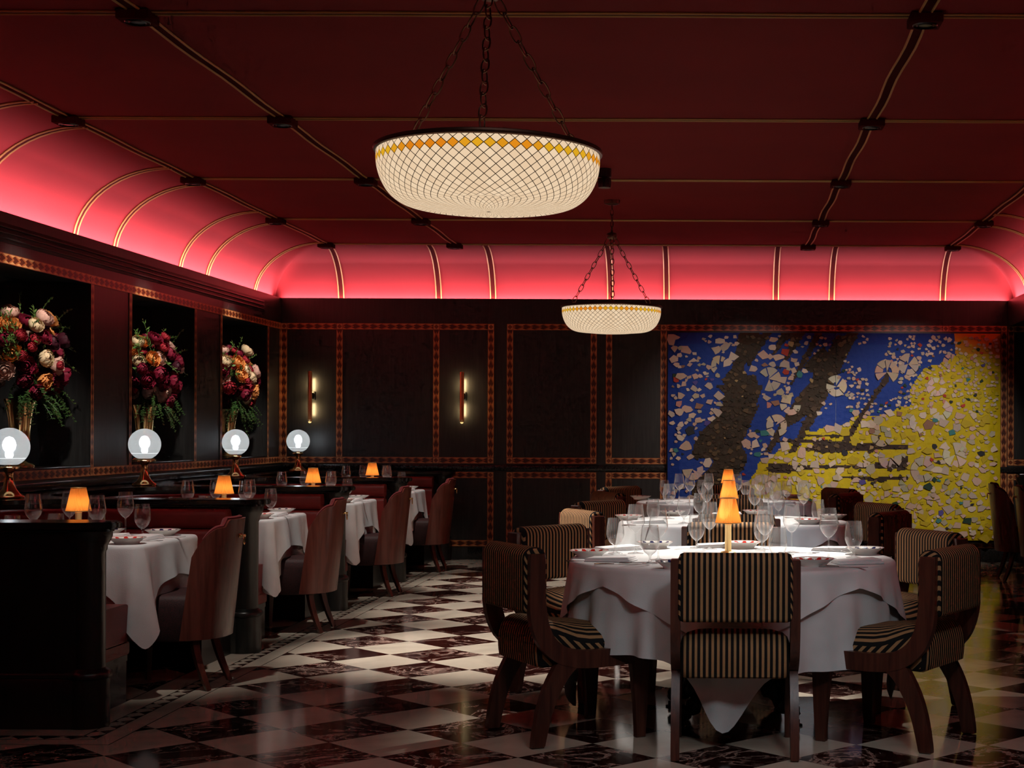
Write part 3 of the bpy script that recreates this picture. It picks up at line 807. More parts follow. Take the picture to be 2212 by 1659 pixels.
def bouquet(cy, seed, label):
    r = random.Random(seed); C = Vector((0, 0, 0))
    t = thing('bouquet', label, 'flower bouquet', (-4.73, cy, 1.56), 0, 'bouquets in the wall niches')
    rx, ry, rz, cz = .19, .40, .32, .30
    ks = list(FL.keys()); placed = []; tries = 0
    wts = {('peony', 'burgundy'): 6, ('peony', 'plum'): 3, ('peony', 'cream'): 4, ('peony', 'blush'): 3, ('open', 'apricot'): 5, ('open', 'burgundy'): 5, ('button', 'crimson'): 4, ('peony', 'crimson'): 2, ('open', 'blush'): 2}
    while len(placed) < 46 and tries < 3000:
        tries += 1
        a = r.uniform(0, 2 * PI); z = r.uniform(-.75, .92); q = math.sqrt(1 - z * z)
        n = Vector((q * math.cos(a), q * math.sin(a), z))
        if n.x < -.45: continue
        tri = 1 - .28 * max(0, z)
        p = Vector((n.x * rx, n.y * ry * tri, n.z * rz + cz)); p = Vector((0, 0, cz)) + (p - Vector((0, 0, cz))) * r.uniform(.82, 1.14)
        k = r.choices(ks, [wts[x] for x in ks])[0]; s = {'peony': .062, 'open': .066, 'button': .038}[k[0]] * r.uniform(.85, 1.15)
        if any((p - o_).length < (s + so) * .78 for o_, so in placed): continue
        placed.append((p, s))
        o = bpy.data.objects.new({'peony': 'peony', 'open': 'garden_rose', 'button': 'ranunculus'}[k[0]], FL[k]); COL.objects.link(o); o.parent = t
        o.location = p; o.rotation_euler = Vector((n.x / rx * .12 + .5, n.y / ry * .3, n.z / rz * .3 + .12)).to_track_quat('Z', 'Y').to_euler(); o.scale = (s, s, s)
        o['label'] = {'burgundy': 'burgundy', 'plum': 'dark plum', 'cream': 'cream', 'blush': 'pale blush', 'apricot': 'apricot', 'crimson': 'crimson'}[k[1]] + ' bloom'
    b = BM()
    for k in range(46):   # leafy sprigs, mostly upward and sideways
        up = r.random() < .6; a = r.uniform(-1, 1)
        p = Vector((r.uniform(-.05, .08), a * ry * .75, cz + r.uniform(-.1, .2))); 
        d = Vector((r.uniform(-.15, .35), a * 1.1 + r.uniform(-.2, .2), r.uniform(.5, 1.2) if up else r.uniform(-.2, .4))).normalized(); L = r.uniform(.16, .34); n = 9; pts = []
        for j in range(n):
            f = j / (n - 1); pts.append(p + d * L * f + Vector((0, 0, -.06 * f * f)))
        tube(b, pts, .0022, 4)
        for j in range(2, n):
            for sd in (-1, 1):
                dd = (d + Vector((r.uniform(-.5, .9), sd * .9, r.uniform(-.4, .5)))).normalized(); leaf(b, pts[j], dd, Vector((1, .2, .4)), r.uniform(.028, .046), r.uniform(.007, .012))
    obj('leafy_sprigs', b, 'leaf', t, 0)['kind'] = 'stuff'
    b = BM()
    for k in range(40):   # fern fronds drooping over the rim of the vase
        a = r.uniform(-1, 1); p = Vector((r.uniform(0, .1), a * .22, r.uniform(.0, .12))); d = Vector((r.uniform(-.05, .5), a * 1.2 + r.uniform(-.2, .2), r.uniform(-.2, .2))).normalized(); L = r.uniform(.10, .22)
        n = 12; pts = [p + d * L * (j / (n - 1)) + Vector((0, 0, -.16 * (j / (n - 1)) ** 1.8)) for j in range(n)]
        tube(b, pts, .0016, 4)
        for j in range(1, n):
            for sd in (-1, 1):
                for q in range(2): leaf(b, pts[j], (d * .4 + Vector((r.uniform(-.4, .5), sd, r.uniform(-.7, .3)))).normalized(), Vector((1, 0, .3)), r.uniform(.018, .034), .005)
    obj('fern_fronds', b, 'leaf_fern', t, 0)['kind'] = 'stuff'
    return t
def mk_vase():
    t = thing('vase', '', 'vase')
    b = BM(); lathe(b, [(.0, 0), (.095, 0), (.097, .012), (.088, .022), (.05, .035), (.026, .055), (.02, .09), (.034, .115), (.036, .125), (.022, .14), (.022, .165)], 32); obj('pedestal', b, 'brass', t)
    b = BM(); lathe(b, [(.02, .165), (.062, .178), (.070, .188), (.066, .20), (.068, .26), (.076, .34), (.092, .42), (.108, .468), (.110, .472), (.104, .47), (.088, .42), (.07, .32), (.06, .20), (0, .195)], 32); obj('body', b, 'brass', t)
    return t
kv = Kind(mk_vase)
for i, (y0, y1) in enumerate(NICHES):
    w = ('nearest, left', 'middle', 'farthest')[i]; cy = (y0 + y1) / 2 + (0.0, .05, .05)[i]
    kv.put((-4.785, cy, ZN0 + .012), 0, 'trumpet-shaped brass vase on pedestal foot in the %s wall niche' % w, 'brass vases')
    bouquet(cy, 31 + i, 'bouquet of peonies and roses in the %s wall niche' % w)

# ------------------------------------------------------------------ tableware
def glass_kind(name, prof, seg=28):
    def mk():
        b = BM(); lathe(b, smooth_curve(prof, 3), seg, cap=False); o = obj(name, b, 'glass', smooth=60); return tag(o, '', 'glass')
    return Kind(mk)
wine = glass_kind('wine_glass', [(.039, .0), (.036, .003), (.012, .007), (.0045, .016), (.0038, .06), (.0045, .098), (.016, .108), (.034, .130), (.0435, .152), (.0445, .168), (.040, .20), (.0345, .243)])
goblet = glass_kind('water_goblet', [(.037, .0), (.034, .003), (.012, .008), (.0055, .018), (.0055, .034), (.012, .042), (.028, .056), (.040, .080), (.0435, .100), (.0415, .135), (.036, .176)])
tumbler = glass_kind('tumbler', [(.0, .002), (.026, .001), (.036, .010), (.0445, .035), (.0465, .058), (.043, .095), (.0375, .132)])
def plate_kind(mat):
    def mk():
        b = BM(); lathe(b, [(.0, .004), (.052, .004), (.058, .0), (.060, .0), (.062, .008), (.080, .022), (.094, .031), (.096, .033), (.093, .034), (.078, .026), (.062, .016), (.055, .013), (.0, .012)], 48)
        return tag(obj('plate', b, mat, smooth=50), '', 'plate')
    return Kind(mk)
pr, pb = plate_kind('plate_red'), plate_kind('plate_blue')
def mk_napkin():
    b = BM(); box(b, -.11, .11, -.065, .065, 0, .007, .003, 2); box(b, -.108, .105, -.063, .064, .006, .013, .0032, 2); box(b, -.104, .10, -.06, .062, .012, .019, .0035, 2)
    for v in b.verts: v.co.z += .004 * math.sin(v.co.x * 22) * (v.co.z / .018); v.co.y += .004 * math.sin(v.co.x * 15)
    return tag(obj('napkin', b, 'napkin', smooth=60), '', 'napkin')
kn = Kind(mk_napkin)
def mk_knife():
    t = thing('knife', '', 'cutlery')
    b = BM(); tube(b, [(-.11, 0, .004), (-.10, 0, .005), (-.05, 0, .005), (-.02, 0, .004)], [.004, .0068, .0055, .004], 8, flat=.6); obj('handle', b, 'silver', t)
    b = BM(); prism(b, [(-.022, -.004), (.02, -.009), (.08, -.009), (.11, .002), (.095, .006), (-.022, .004)], .002, .0038); obj('blade', b, 'silver', t); return t
kk = Kind(mk_knife)
def mk_fork():
    t = thing('fork', '', 'cutlery')
    b = BM(); tube(b, [(-.10, 0, .004), (-.09, 0, .004), (-.03, 0, .003), (.04, 0, .003)], [.005, .0065, .003, .003], 8, flat=.45); obj('handle', b, 'silver', t)
    b = BM(); prism(b, [(.038, -.003), (.055, -.010), (.07, -.011), (.07, .011), (.055, .010), (.038, .003)], .003, .005)
    for k in range(4): y = -.0095 + k * .0063; tube(b, [(.069, y, .004), (.085, y, .004), (.105, y, .007)], [.0017, .0015, .0008], 5)
    obj('tines', b, 'silver', t); return t
kf = Kind(mk_fork)
def mk_lamp():
    t = thing('table_lamp', '', 'table lamp')
    b = BM(); lathe(b, [(.0, 0), (.037, 0), (.038, .003), (.034, .006), (.02, .008), (.0, .008)], 32); obj('foot', b, 'brass_satin', t)
    b = BM(); lathe(b, [(.0165, .006), (.0165, .136), (.0175, .138), (.0175, .142), (.009, .143), (.009, .155), (0, .156)], 28); obj('stem', b, 'brass_satin', t)
    N = 44; b = BM(); R0, R1, z0, z1 = .0625, .0365, .149, .272; rows = []
    for j in range(7):
        f = j / 6; R = R0 + (R1 - R0) * (f ** .92); z = z0 + (z1 - z0) * f
        rows.append([b.verts.new(((R + .0034 * (1 if i % 2 else -1) * (1 - .4 * f)) * math.cos(PI * i / N), (R + .0034 * (1 if i % 2 else -1) * (1 - .4 * f)) * math.sin(PI * i / N), z)) for i in range(2 * N)])
    for a, c in zip(rows, rows[1:]):
        for i in range(2 * N): b.faces.new((a[i], a[(i + 1) % (2 * N)], c[(i + 1) % (2 * N)], c[i]))
    sh = obj('lamp_shade', b, 'shade_silk', t, 80)
    for R, z in ((R0 + .001, z0), (R1 + .001, z1)):
        b = BM(); tube(b, [(R * math.cos(2 * PI * i / 48), R * math.sin(2 * PI * i / 48), z) for i in range(48)], .0024, 6, closed=True)
        obj('braid_trim', b, 'gold_cord', sh)
    b = BM(); lathe(b, [(0, .156), (.007, .158), (.014, .172), (.014, .196), (.007, .210), (0, .213)], 16); obj('bulb', b, 'bulb_warm', t)
    return t
kl = Kind(mk_lamp)

# ------------------------------------------------------------------ draped cloths
def drape(bm, ring, zt, drop, offs, rows=12, rr=.022):
    "ring: (x,y,nx,ny); drop and offs are lists per point; offs(t,i) gives outward shift"
    R = [[bm.verts.new((x - nx * rr, y - ny * rr, zt)) for x, y, nx, ny in ring]]
    for k in range(1, 5):
        a = PI / 2 * k / 4; R.append([bm.verts.new((x - nx * rr * (1 - math.sin(a)), y - ny * rr * (1 - math.sin(a)), zt - rr * (1 - math.cos(a)))) for x, y, nx, ny in ring])
    for k in range(1, rows + 1):
        t = k / rows; R.append([bm.verts.new((x + nx * offs(t, i), y + ny * offs(t, i), zt - rr - (drop[i] - rr) * t)) for i, (x, y, nx, ny) in enumerate(ring)])
    n = len(ring); bm.faces.new(R[0])
    for a, c in zip(R, R[1:]):
        for i in range(n): bm.faces.new((a[i], a[(i + 1) % n], c[(i + 1) % n], c[i]))
def circle_ring(R, n=192): return [(R * math.cos(2 * PI * i / n), R * math.sin(2 * PI * i / n), math.cos(2 * PI * i / n), math.sin(2 * PI * i / n)) for i in range(n)]
TABLES = [(.096, 7.22, 'nearest'), (.145, 10.18, 'middle'), (.115, 13.05, 'farthest')]
TZ = .76
def mk_table():
    t = thing('round_table', '', 'table')
    b = BM(); lathe(b, [(0, .715), (.755, .715), (.762, .722), (.762, .742), (.755, .748), (0, .748)], 64); obj('tabletop', b, 'mahogany', t)
    b = BM(); lathe(b, [(.0, .09), (.05, .10), (.09, .16), (.10, .22), (.06, .28), (.045, .36), (.065, .42), (.05, .5), (.045, .6), (.09, .68), (.16, .714), (0, .715)], 24); obj('pedestal', b, 'iron', t)
    for k in range(4):
        a = PI / 4 + k * PI / 2 + .12; pts = smooth_curve([(.04, 0, .24), (.12, 0, .27), (.20, 0, .22), (.25, 0, .14), (.30, 0, .085), (.35, 0, .07), (.38, 0, .045)], 3)
        b = BM(); rot = Matrix.Rotation(a, 4, 'Z')
        tube(b, [rot @ Vector(p) for p in pts], [.05 - .022 * i / (len(pts) - 1) + .008 * math.sin(i * 1.7) for i in range(len(pts))], 10)
        sc_ = smooth_curve([(.22, 0, .20), (.27, 0, .215), (.31, 0, .19), (.31, 0, .15), (.28, 0, .135)], 3); tube(b, [rot @ Vector(p) for p in sc_], [.02 + .008 * math.sin(i) for i in range(len(sc_))], 8)
        c = rot @ Vector((.385, 0, 0)); lathe(b, [(0, 0), (.022, 0), (.022, .008), (.01, .012), (.01, .03), (0, .03)], 12, c)
        obj('leg', b, 'iron', t)
    return t
kt = Kind(mk_table)
def dang(th, k=2): # angle from nearest cloth corner (corners on the axes)
    d = math.degrees(th) % 90; return min(d, 90 - d)
for ti, (tx, ty, w) in enumerate(TABLES):
    kt.put((tx, ty, 0), 0, '%s round dining table under white cloths, dark cast pedestal' % w, 'round dining tables')
    R = .772; ring = circle_ring(R); n = len(ring); dr, ph = [], rnd.uniform(0, 6)
    for i in range(n):
        th = 2 * PI * i / n; d = dang(th + .06); dr.append(.40 + .03 * math.sin(th * 3 + ph) + .29 * math.exp(-(d / 10) ** 2))
    def off(t, i, ph=ph, n=n):
        th = 2 * PI * i / n; d = dang(th + .06)
        return .035 * t + .020 * t * math.sin(th * 17 + ph) + .012 * t * math.sin(th * 31 + ph * 2) - .05 * t * t * math.exp(-(d / 9) ** 2) * (1 if True else 0)
    b = BM(); drape(b, ring, .7545, dr, off, 16); o = obj('tablecloth', b, 'cloth', smooth=70); o.location = (tx, ty, 0)
    tag(o, 'long white undercloth of the %s round table, corners nearly touching floor' % w, 'tablecloth', 'white undercloths on round tables')
    ring = circle_ring(R + .008); dr = []
    for i in range(n):
        th = 2 * PI * i / n; d = dang(th + .03 - ti * .1); dr.append(.085 + .27 * (1 - d / 45) ** 1.25)
    def off2(t, i, ph=ph, n=n):
        th = 2 * PI * i / n; return (.035 * t * dr[i] / .4 + .010 * t * math.sin(th * 13 + ph) + .008 * t * math.sin(th * 29 + 1)) + .012 * t
    b = BM(); drape(b, ring, TZ, dr, off2, 9); o = obj('table_overlay', b, 'cloth', smooth=70); o.location = (tx, ty, 0)
    tag(o, 'square white top cloth laid over the %s round table' % w, 'tablecloth', 'white top cloths on round tables')

# settings: (x, y, z) from measured points
wares = []   # (kind key, Kind, px, loc, rz, place)
def add(key, K, loc, rz, place): wares.append((key, K, loc, rz, place))
def atpx(px, py, z=TZ): x, y = ground(px, py, z); return (x, y, z)
def kindof(c): return {'w': ('wine', wine), 'g': ('goblet', goblet), 't': ('tumbler', tumbler), 'r': ('red', pr), 'b': ('blue', pb), 'n': ('napkin', kn), 'k': ('knife', kk), 'f': ('fork', kf)}[c]
T1 = [('g', 1329, 1196), ('g', 1404, 1218), ('g', 1505, 1184), ('g', 1646, 1188), ('g', 1844, 1205), ('w', 1373, 1196), ('w', 1422, 1210), ('w', 1533, 1187), ('w', 1652, 1202), ('w', 1710, 1194), ('w', 1790, 1208), ('t', 1680, 1197),
      ('r', 1273, 1203, 0), ('b', 1462, 1228, 0), ('r', 1757, 1222, .3), ('b', 1868, 1197, 0), ('b', 1415, 1184, .4), ('r', 1604, 1184, 0),
      ('n', 1320, 1212, -.25), ('n', 1852, 1217, .25), ('n', 1335, 1188, .5), ('n', 1806, 1190, -.5), ('n', 1550, 1182, .1),
      ('k', 1336, 1220, .12), ('f', 1268, 1213, .2), ('k', 1822, 1226, -.2), ('f', 1725, 1196, -.1), ('k', 1832, 1194, -.9), ('f', 1385, 1217, .1), ('k', 1630, 1182, .05)]
T2 = [('w', 1445, 1121), ('w', 1527, 1116), ('w', 1630, 1124), ('w', 1675, 1115), ('w', 1736, 1120), ('g', 1477, 1131), ('g', 1511, 1120), ('g', 1682, 1115), ('t', 1411, 1118), ('t', 1767, 1120), ('t', 1649, 1117),
      ('r', 1358, 1123, 0), ('b', 1452, 1114, 0), ('r', 1632, 1112, 0), ('r', 1746, 1132, 0), ('b', 1800, 1122, .4), ('n', 1400, 1130, .2), ('n', 1775, 1131, -.2), ('n', 1570, 1113, 0), ('k', 1380, 1136, .2), ('f', 1725, 1120, -.3)]
T3 = [('w', 1467, 1084), ('w', 1490, 1087), ('w', 1531, 1083), ('w', 1592, 1086), ('w', 1641, 1086), ('w', 1668, 1081), ('g', 1435, 1080), ('g', 1516, 1079), ('g', 1610, 1080), ('g', 1700, 1083), ('t', 1660, 1086),
      ('b', 1384, 1079, 0), ('r', 1710, 1077, 0), ('r', 1560, 1075, 0), ('n', 1425, 1088, .2), ('n', 1690, 1090, -.2)]
for lst, place in ((T1, 'the nearest round table'), (T2, 'the middle round table'), (T3, 'the farthest round table')):
    for e in lst:
        key, K = kindof(e[0]); zz = TZ + (.0005 if e[0] != 'n' else .0008)
        if lst is T1 and e[0] == 'w' and e[1] == 1652: pass
        x, y, _ = atpx(e[1], e[2]); add(key, K, (x, y, zz), e[3] if len(e) > 3 else rnd.uniform(0, 3), place)
# booth tables
BC = [8.02, 10.27, 12.50, 14.67]; BTZ = .778; LX = [-3.38, -3.335, -3.32, -3.32]
BN = ['nearest', 'second', 'third', 'farthest']
def rect_ring(x0, x1, y0, y1, r=.05, ds=.02):
    P = []
    cs = [(x1 - r, y1 - r, 0), (x0 + r, y1 - r, 90), (x0 + r, y0 + r, 180), (x1 - r, y0 + r, 270)]
    for q in range(4):
        cx, cy, a0 = cs[q]
        for k in range(13): a = math.radians(a0 + 90 * k / 12); P.append((cx + r * math.cos(a), cy + r * math.sin(a), math.cos(a), math.sin(a)))
        nx, ny, _ = cs[(q + 1) % 4]; a = math.radians(a0 + 90); sx, sy = cx + r * math.cos(a), cy + r * math.sin(a)
        ex, ey = nx + r * math.cos(a), ny + r * math.sin(a); L = math.hypot(ex - sx, ey - sy); m = int(L / ds)
        for k in range(1, m): P.append((sx + (ex - sx) * k / m, sy + (ey - sy) * k / m, math.cos(a), math.sin(a)))
    return P
def mk_btable():
    t = thing('booth_table', '', 'table')
    b = BM(); box(b, -4.02, -2.90, -.42, .42, .735, .765, .004); obj('tabletop', b, 'mahogany', t)
    b = BM(); lathe(b, [(.0, 0), (.22, 0), (.22, .015), (.05, .03), (.035, .06), (.035, .72), (.12, .735), (0, .735)], 24, (-3.5, 0, 0)); obj('pedestal', b, 'iron', t); return t
kb = Kind(mk_btable)
for i, cy in enumerate(BC):
    kb.put((0, cy, 0), 0, '%s booth table, rectangular, hidden under white cloth' % BN[i], 'booth tables')
    for lay in (0, 1):
        e = .006 * lay; ring = rect_ring(-4.03 - e, -2.885 + e, -.43 - e, .43 + e); dr = []; ph = rnd.uniform(0, 6)
        for x, y, nx, ny in ring:
            dc = min(math.hypot(x - cx, y - cy2) for cx in (-4.03, -2.885) for cy2 in (-.43, .43))
            dn = math.hypot(x + 2.885, y + .43)
            base = .195 if lay else .36
            dd = base + (.34 if lay else .14) * math.exp(-(dc / .10) ** 1.15) + .012 * math.sin(x * 9 + y * 7 + ph)
            dr.append(dd)
        def off3(t, k, ring=ring, ph=ph, lay=lay):
            x, y, nx, ny = ring[k]; dc = min(math.hypot(x - cx, y - cy2) for cx in (-4.03, -2.885) for cy2 in (-.43, .43))
            s = x * 1.0 + y * 1.3
            return t * (.018 + .010 * lay) + .014 * t * math.sin(s * 16 + ph) + .045 * t * math.exp(-(dc / .10) ** 2) * math.cos((x - y) * 36 + ph * .3) * (1 if lay else .6)
        b = BM(); drape(b, ring, BTZ - (0 if lay else .0045), dr, off3, 12); o = obj('table_overlay' if lay else 'tablecloth', b, 'cloth', smooth=70); o.location = (0, cy, 0)
        if lay: tag(o, 'white top cloth on the %s booth table, pointed corners hanging' % BN[i], 'tablecloth', 'white top cloths on booth tables')
        else: tag(o, 'white undercloth showing below the top cloth of the %s booth table' % BN[i], 'tablecloth', 'white undercloths on booth tables')
    S_ = [('w', -3.22, .18), ('w', -3.15, -.12), ('g', -3.09, .26), ('t', -3.24, -.20), ('r', -2.99, -.34, 0), ('b', -3.03, .31, 0), ('w', -3.45, .20), ('w', -3.54, -.12), ('t', -3.62, -.16), ('t', -3.50, .08), ('b', -3.72, .30, 0), ('r', -3.72, -.32, 0), ('n', -3.00, .02, 1.45), ('k', -2.95, -.10, .1), ('n', -3.33, -.32, 0)]
    if i == 0: S_ = [('w', -3.21, .20), ('w', -3.19, -.22), ('g', -3.13, .24), ('g', -3.165, -.30), ('t', -3.52, .05), ('t', -3.66, -.15), ('w', -3.56, -.12), ('w', -3.53, .24), ('r', -3.00, -.33, 0), ('b', -3.03, .29, 0), ('b', -3.36, .31, .4), ('r', -3.75, -.30, 0), ('n', -3.03, .00, 1.35), ('n', -3.27, .10, .1), ('k', -2.99, -.15, .15), ('f', -3.24, .02, 1.3), ('f', -2.96, .10, .1)]
    for e in S_:
        key, K = kindof(e[0]); add(key, K, (e[1] + rnd.uniform(-.008, .008), cy + e[2], BTZ + .0008), e[3] if len(e) > 3 else rnd.uniform(0, 3), 'the %s booth table' % BN[i])
NM = {'wine': ('tall stemmed wine glass', 'wine glasses'), 'goblet': ('short stemmed water goblet', 'water goblets'), 'tumbler': ('stemless glass tumbler', 'tumblers'), 'red': ('white dish with red-patterned rim', 'patterned dishes'), 'blue': ('white dish with blue-patterned rim', 'patterned dishes'), 'napkin': ('folded white napkin', 'napkins'), 'knife': ('silver knife', 'knives'), 'fork': ('silver fork', 'forks')}
buckets = {}
for w_ in wares: buckets.setdefault((w_[0], w_[4]), []).append(w_)
for (key, place), L in buckets.items():
    L.sort(key=lambda w_: w_[2][0] / w_[2][1])
    for i, (k_, K, loc, rz, _) in enumerate(L):
        K.put(loc, rz, '%s on %s, %s' % (NM[key][0], place, {'only': 'the only one there'}.get(ordinal(i, len(L)), ordinal(i, len(L)))), NM[key][1] + ' on ' + place)
for (x, y), w in zip([(.078, 7.50), (.111, 10.28), (.138, 13.35)], ('nearest', 'middle', 'farthest')):
    kl.put((x, y, TZ + .001), 0, 'small lamp with pleated amber shade on the %s round table' % w, 'amber table lamps')
for i, cy in enumerate(BC): kl.put((LX[i], cy, BTZ + .001), 0, 'small lamp with pleated amber shade on the %s booth table' % BN[i], 'amber table lamps')

# ------------------------------------------------------------------ striped dining chairs
def mk_chair():
    t = thing('dining_chair', '', 'chair')
    post = smooth_curve([(-.275, .835), (-.275, .70), (-.272, .60), (-.258, .52), (-.225, .45), (-.165, .398), (-.09, .374), (0, .367), (.12, .370), (.235, .376)], 3)
    wd = []
    for i, (y, z) in enumerate(post): wd.append(.072 if z > .6 else .078)
    rear = smooth_curve([(-.11, .372), (-.155, .325), (-.205, .24), (-.238, .15), (-.258, .06), (-.268, .0)], 3)
    front = [(.219, .40), (.228, .30), (.232, .15), (.231, .0)]
    for s in (-1, 1):
        x0, x1 = (s * .228, s * .268)
        b = BM(); side_prism(b, ribbon(post, wd), x0, x1); side_prism(b, [(.165, .338), (.268, .338), (.268, .412), (.24, .414), (.165, .392)], x0 + s * .001, x1 - s * .001)
        bmesh.ops.bevel(b, geom=[e for e in b.edges if abs(e.verts[0].co.x - e.verts[1].co.x) < 1e-5], offset=.004, segments=1, affect='EDGES')
        obj('side_frame', b, 'mahogany', t, 35)
        for nm, path, w in (('leg', rear, [.088 - .032 * i / (len(rear) - 1) for i in range(len(rear))]), ('leg', front, [.10, .082, .06, .046])):
            b = BM(); side_prism(b, [(y, max(z, .001)) for y, z in ribbon(path, w)], x0 + s * .002, x1 - s * .002)
            bmesh.ops.bevel(b, geom=[e for e in b.edges if abs(e.verts[0].co.x - e.verts[1].co.x) < 1e-5], offset=.004, segments=1, affect='EDGES')
            obj(nm, b, 'mahogany', t, 35)
    # padded back, rolled over the top
    def pad(prof, hw, r, name):
        b = BM(); nn = len(prof); xs = [-hw, -hw + r * .3, -hw + r] + [-hw + r + (2 * hw - 2 * r) * k / 10 for k in range(1, 10)] + [hw - r, hw - r * .3, hw]
        cy = sum(p[0] for p in prof) / nn; cz = sum(p[1] for p in prof) / nn; R = []
        for x in xs:
            e = max(0, (abs(x) - (hw - r)) / r); k = r * (1 - math.sqrt(max(0, 1 - e * e))) if e else 0
            row = []
            for y, z in prof:
                dy, dz = y - cy, z - cz; L = math.hypot(dy, dz); f = max(0, (L - k) / L); zz = cz + dz * f
                q_ = min(1, max(0, (cy + dy * f + .21) / .17))
                if name == 'seat' and zz > .41: zz = .41 + (zz - .41) * (1 - (.25 + .5 * q_) * (abs(x) / hw) ** (9 - 5 * q_))
                row.append(b.verts.new((x, cy + dy * f, zz)))
            R.append(row)
        for a, c in zip(R, R[1:]):
            for i in range(nn): b.faces.new((a[i], a[(i + 1) % nn], c[(i + 1) % nn], c[i]))
        b.faces.new(R[0][::-1]); b.faces.new(R[-1])
        obj(name, b, 'stripes', t, 60)
    def rr(y0, y1, z0, z1, r, rb):
        o = []
        for cy, cz, a0, q in ((y1 - r, z1 - r, 0, r), (y0 + r, z1 - r, 90, r), (y0 + rb, z0 + rb, 180, rb), (y1 - rb, z0 + rb, 270, rb)):
            for k in range(6): a = math.radians(a0 + 90 * k / 5); o.append((cy + q * math.cos(a), cz + q * math.sin(a)))
        return o
    pad(rr(-.325, -.215, .578, .862, .048, .018), .236, .022, 'backrest')
    seat = smooth_curve([(-.255, .345), (-.262, .42), (-.248, .495), (-.205, .535), (-.12, .528), (0, .512), (.12, .502), (.215, .488), (.258, .455), (.275, .415), (.265, .385), (.20, .372), (0, .352), (-.15, .338), (-.23, .335)], 2)
    pad(seat, .227, .028, 'seat')
    return t
kch = Kind(mk_chair)
def chair_at(x, y, ang, label): kch.put((x, y, 0), ang - PI / 2, label, 'striped dining chairs')
for ti, (tx, ty, w) in enumerate(TABLES):
    spots = [(-90, .74, 'back to the camera at'), (210, .86, 'front left of'), (330, .87, 'front right of'), (142, .95, 'back left of'), (28, .90, 'back right of'), (90, .86, 'facing the camera, behind')]
    if ti == 0: spots = [(-90, .72, spots[0][2]), (None, (-.648, 6.81, 31), spots[1][2]), (None, (.81, 6.74, 149), spots[2][2]), (None, (-.66, 7.86, -40), spots[3][2]), (None, (.88, 7.62, 208), spots[4][2]), (90, .86, spots[5][2])]
    for a, d, wd in spots:
        lab = 'striped armless dining chair %s the %s round table' % (wd, w)
        if a is None: chair_at(d[0], d[1], math.radians(d[2]), lab)
        else: r = math.radians(a); chair_at(tx + d * math.cos(r), ty + d * math.sin(r), r + PI, lab)

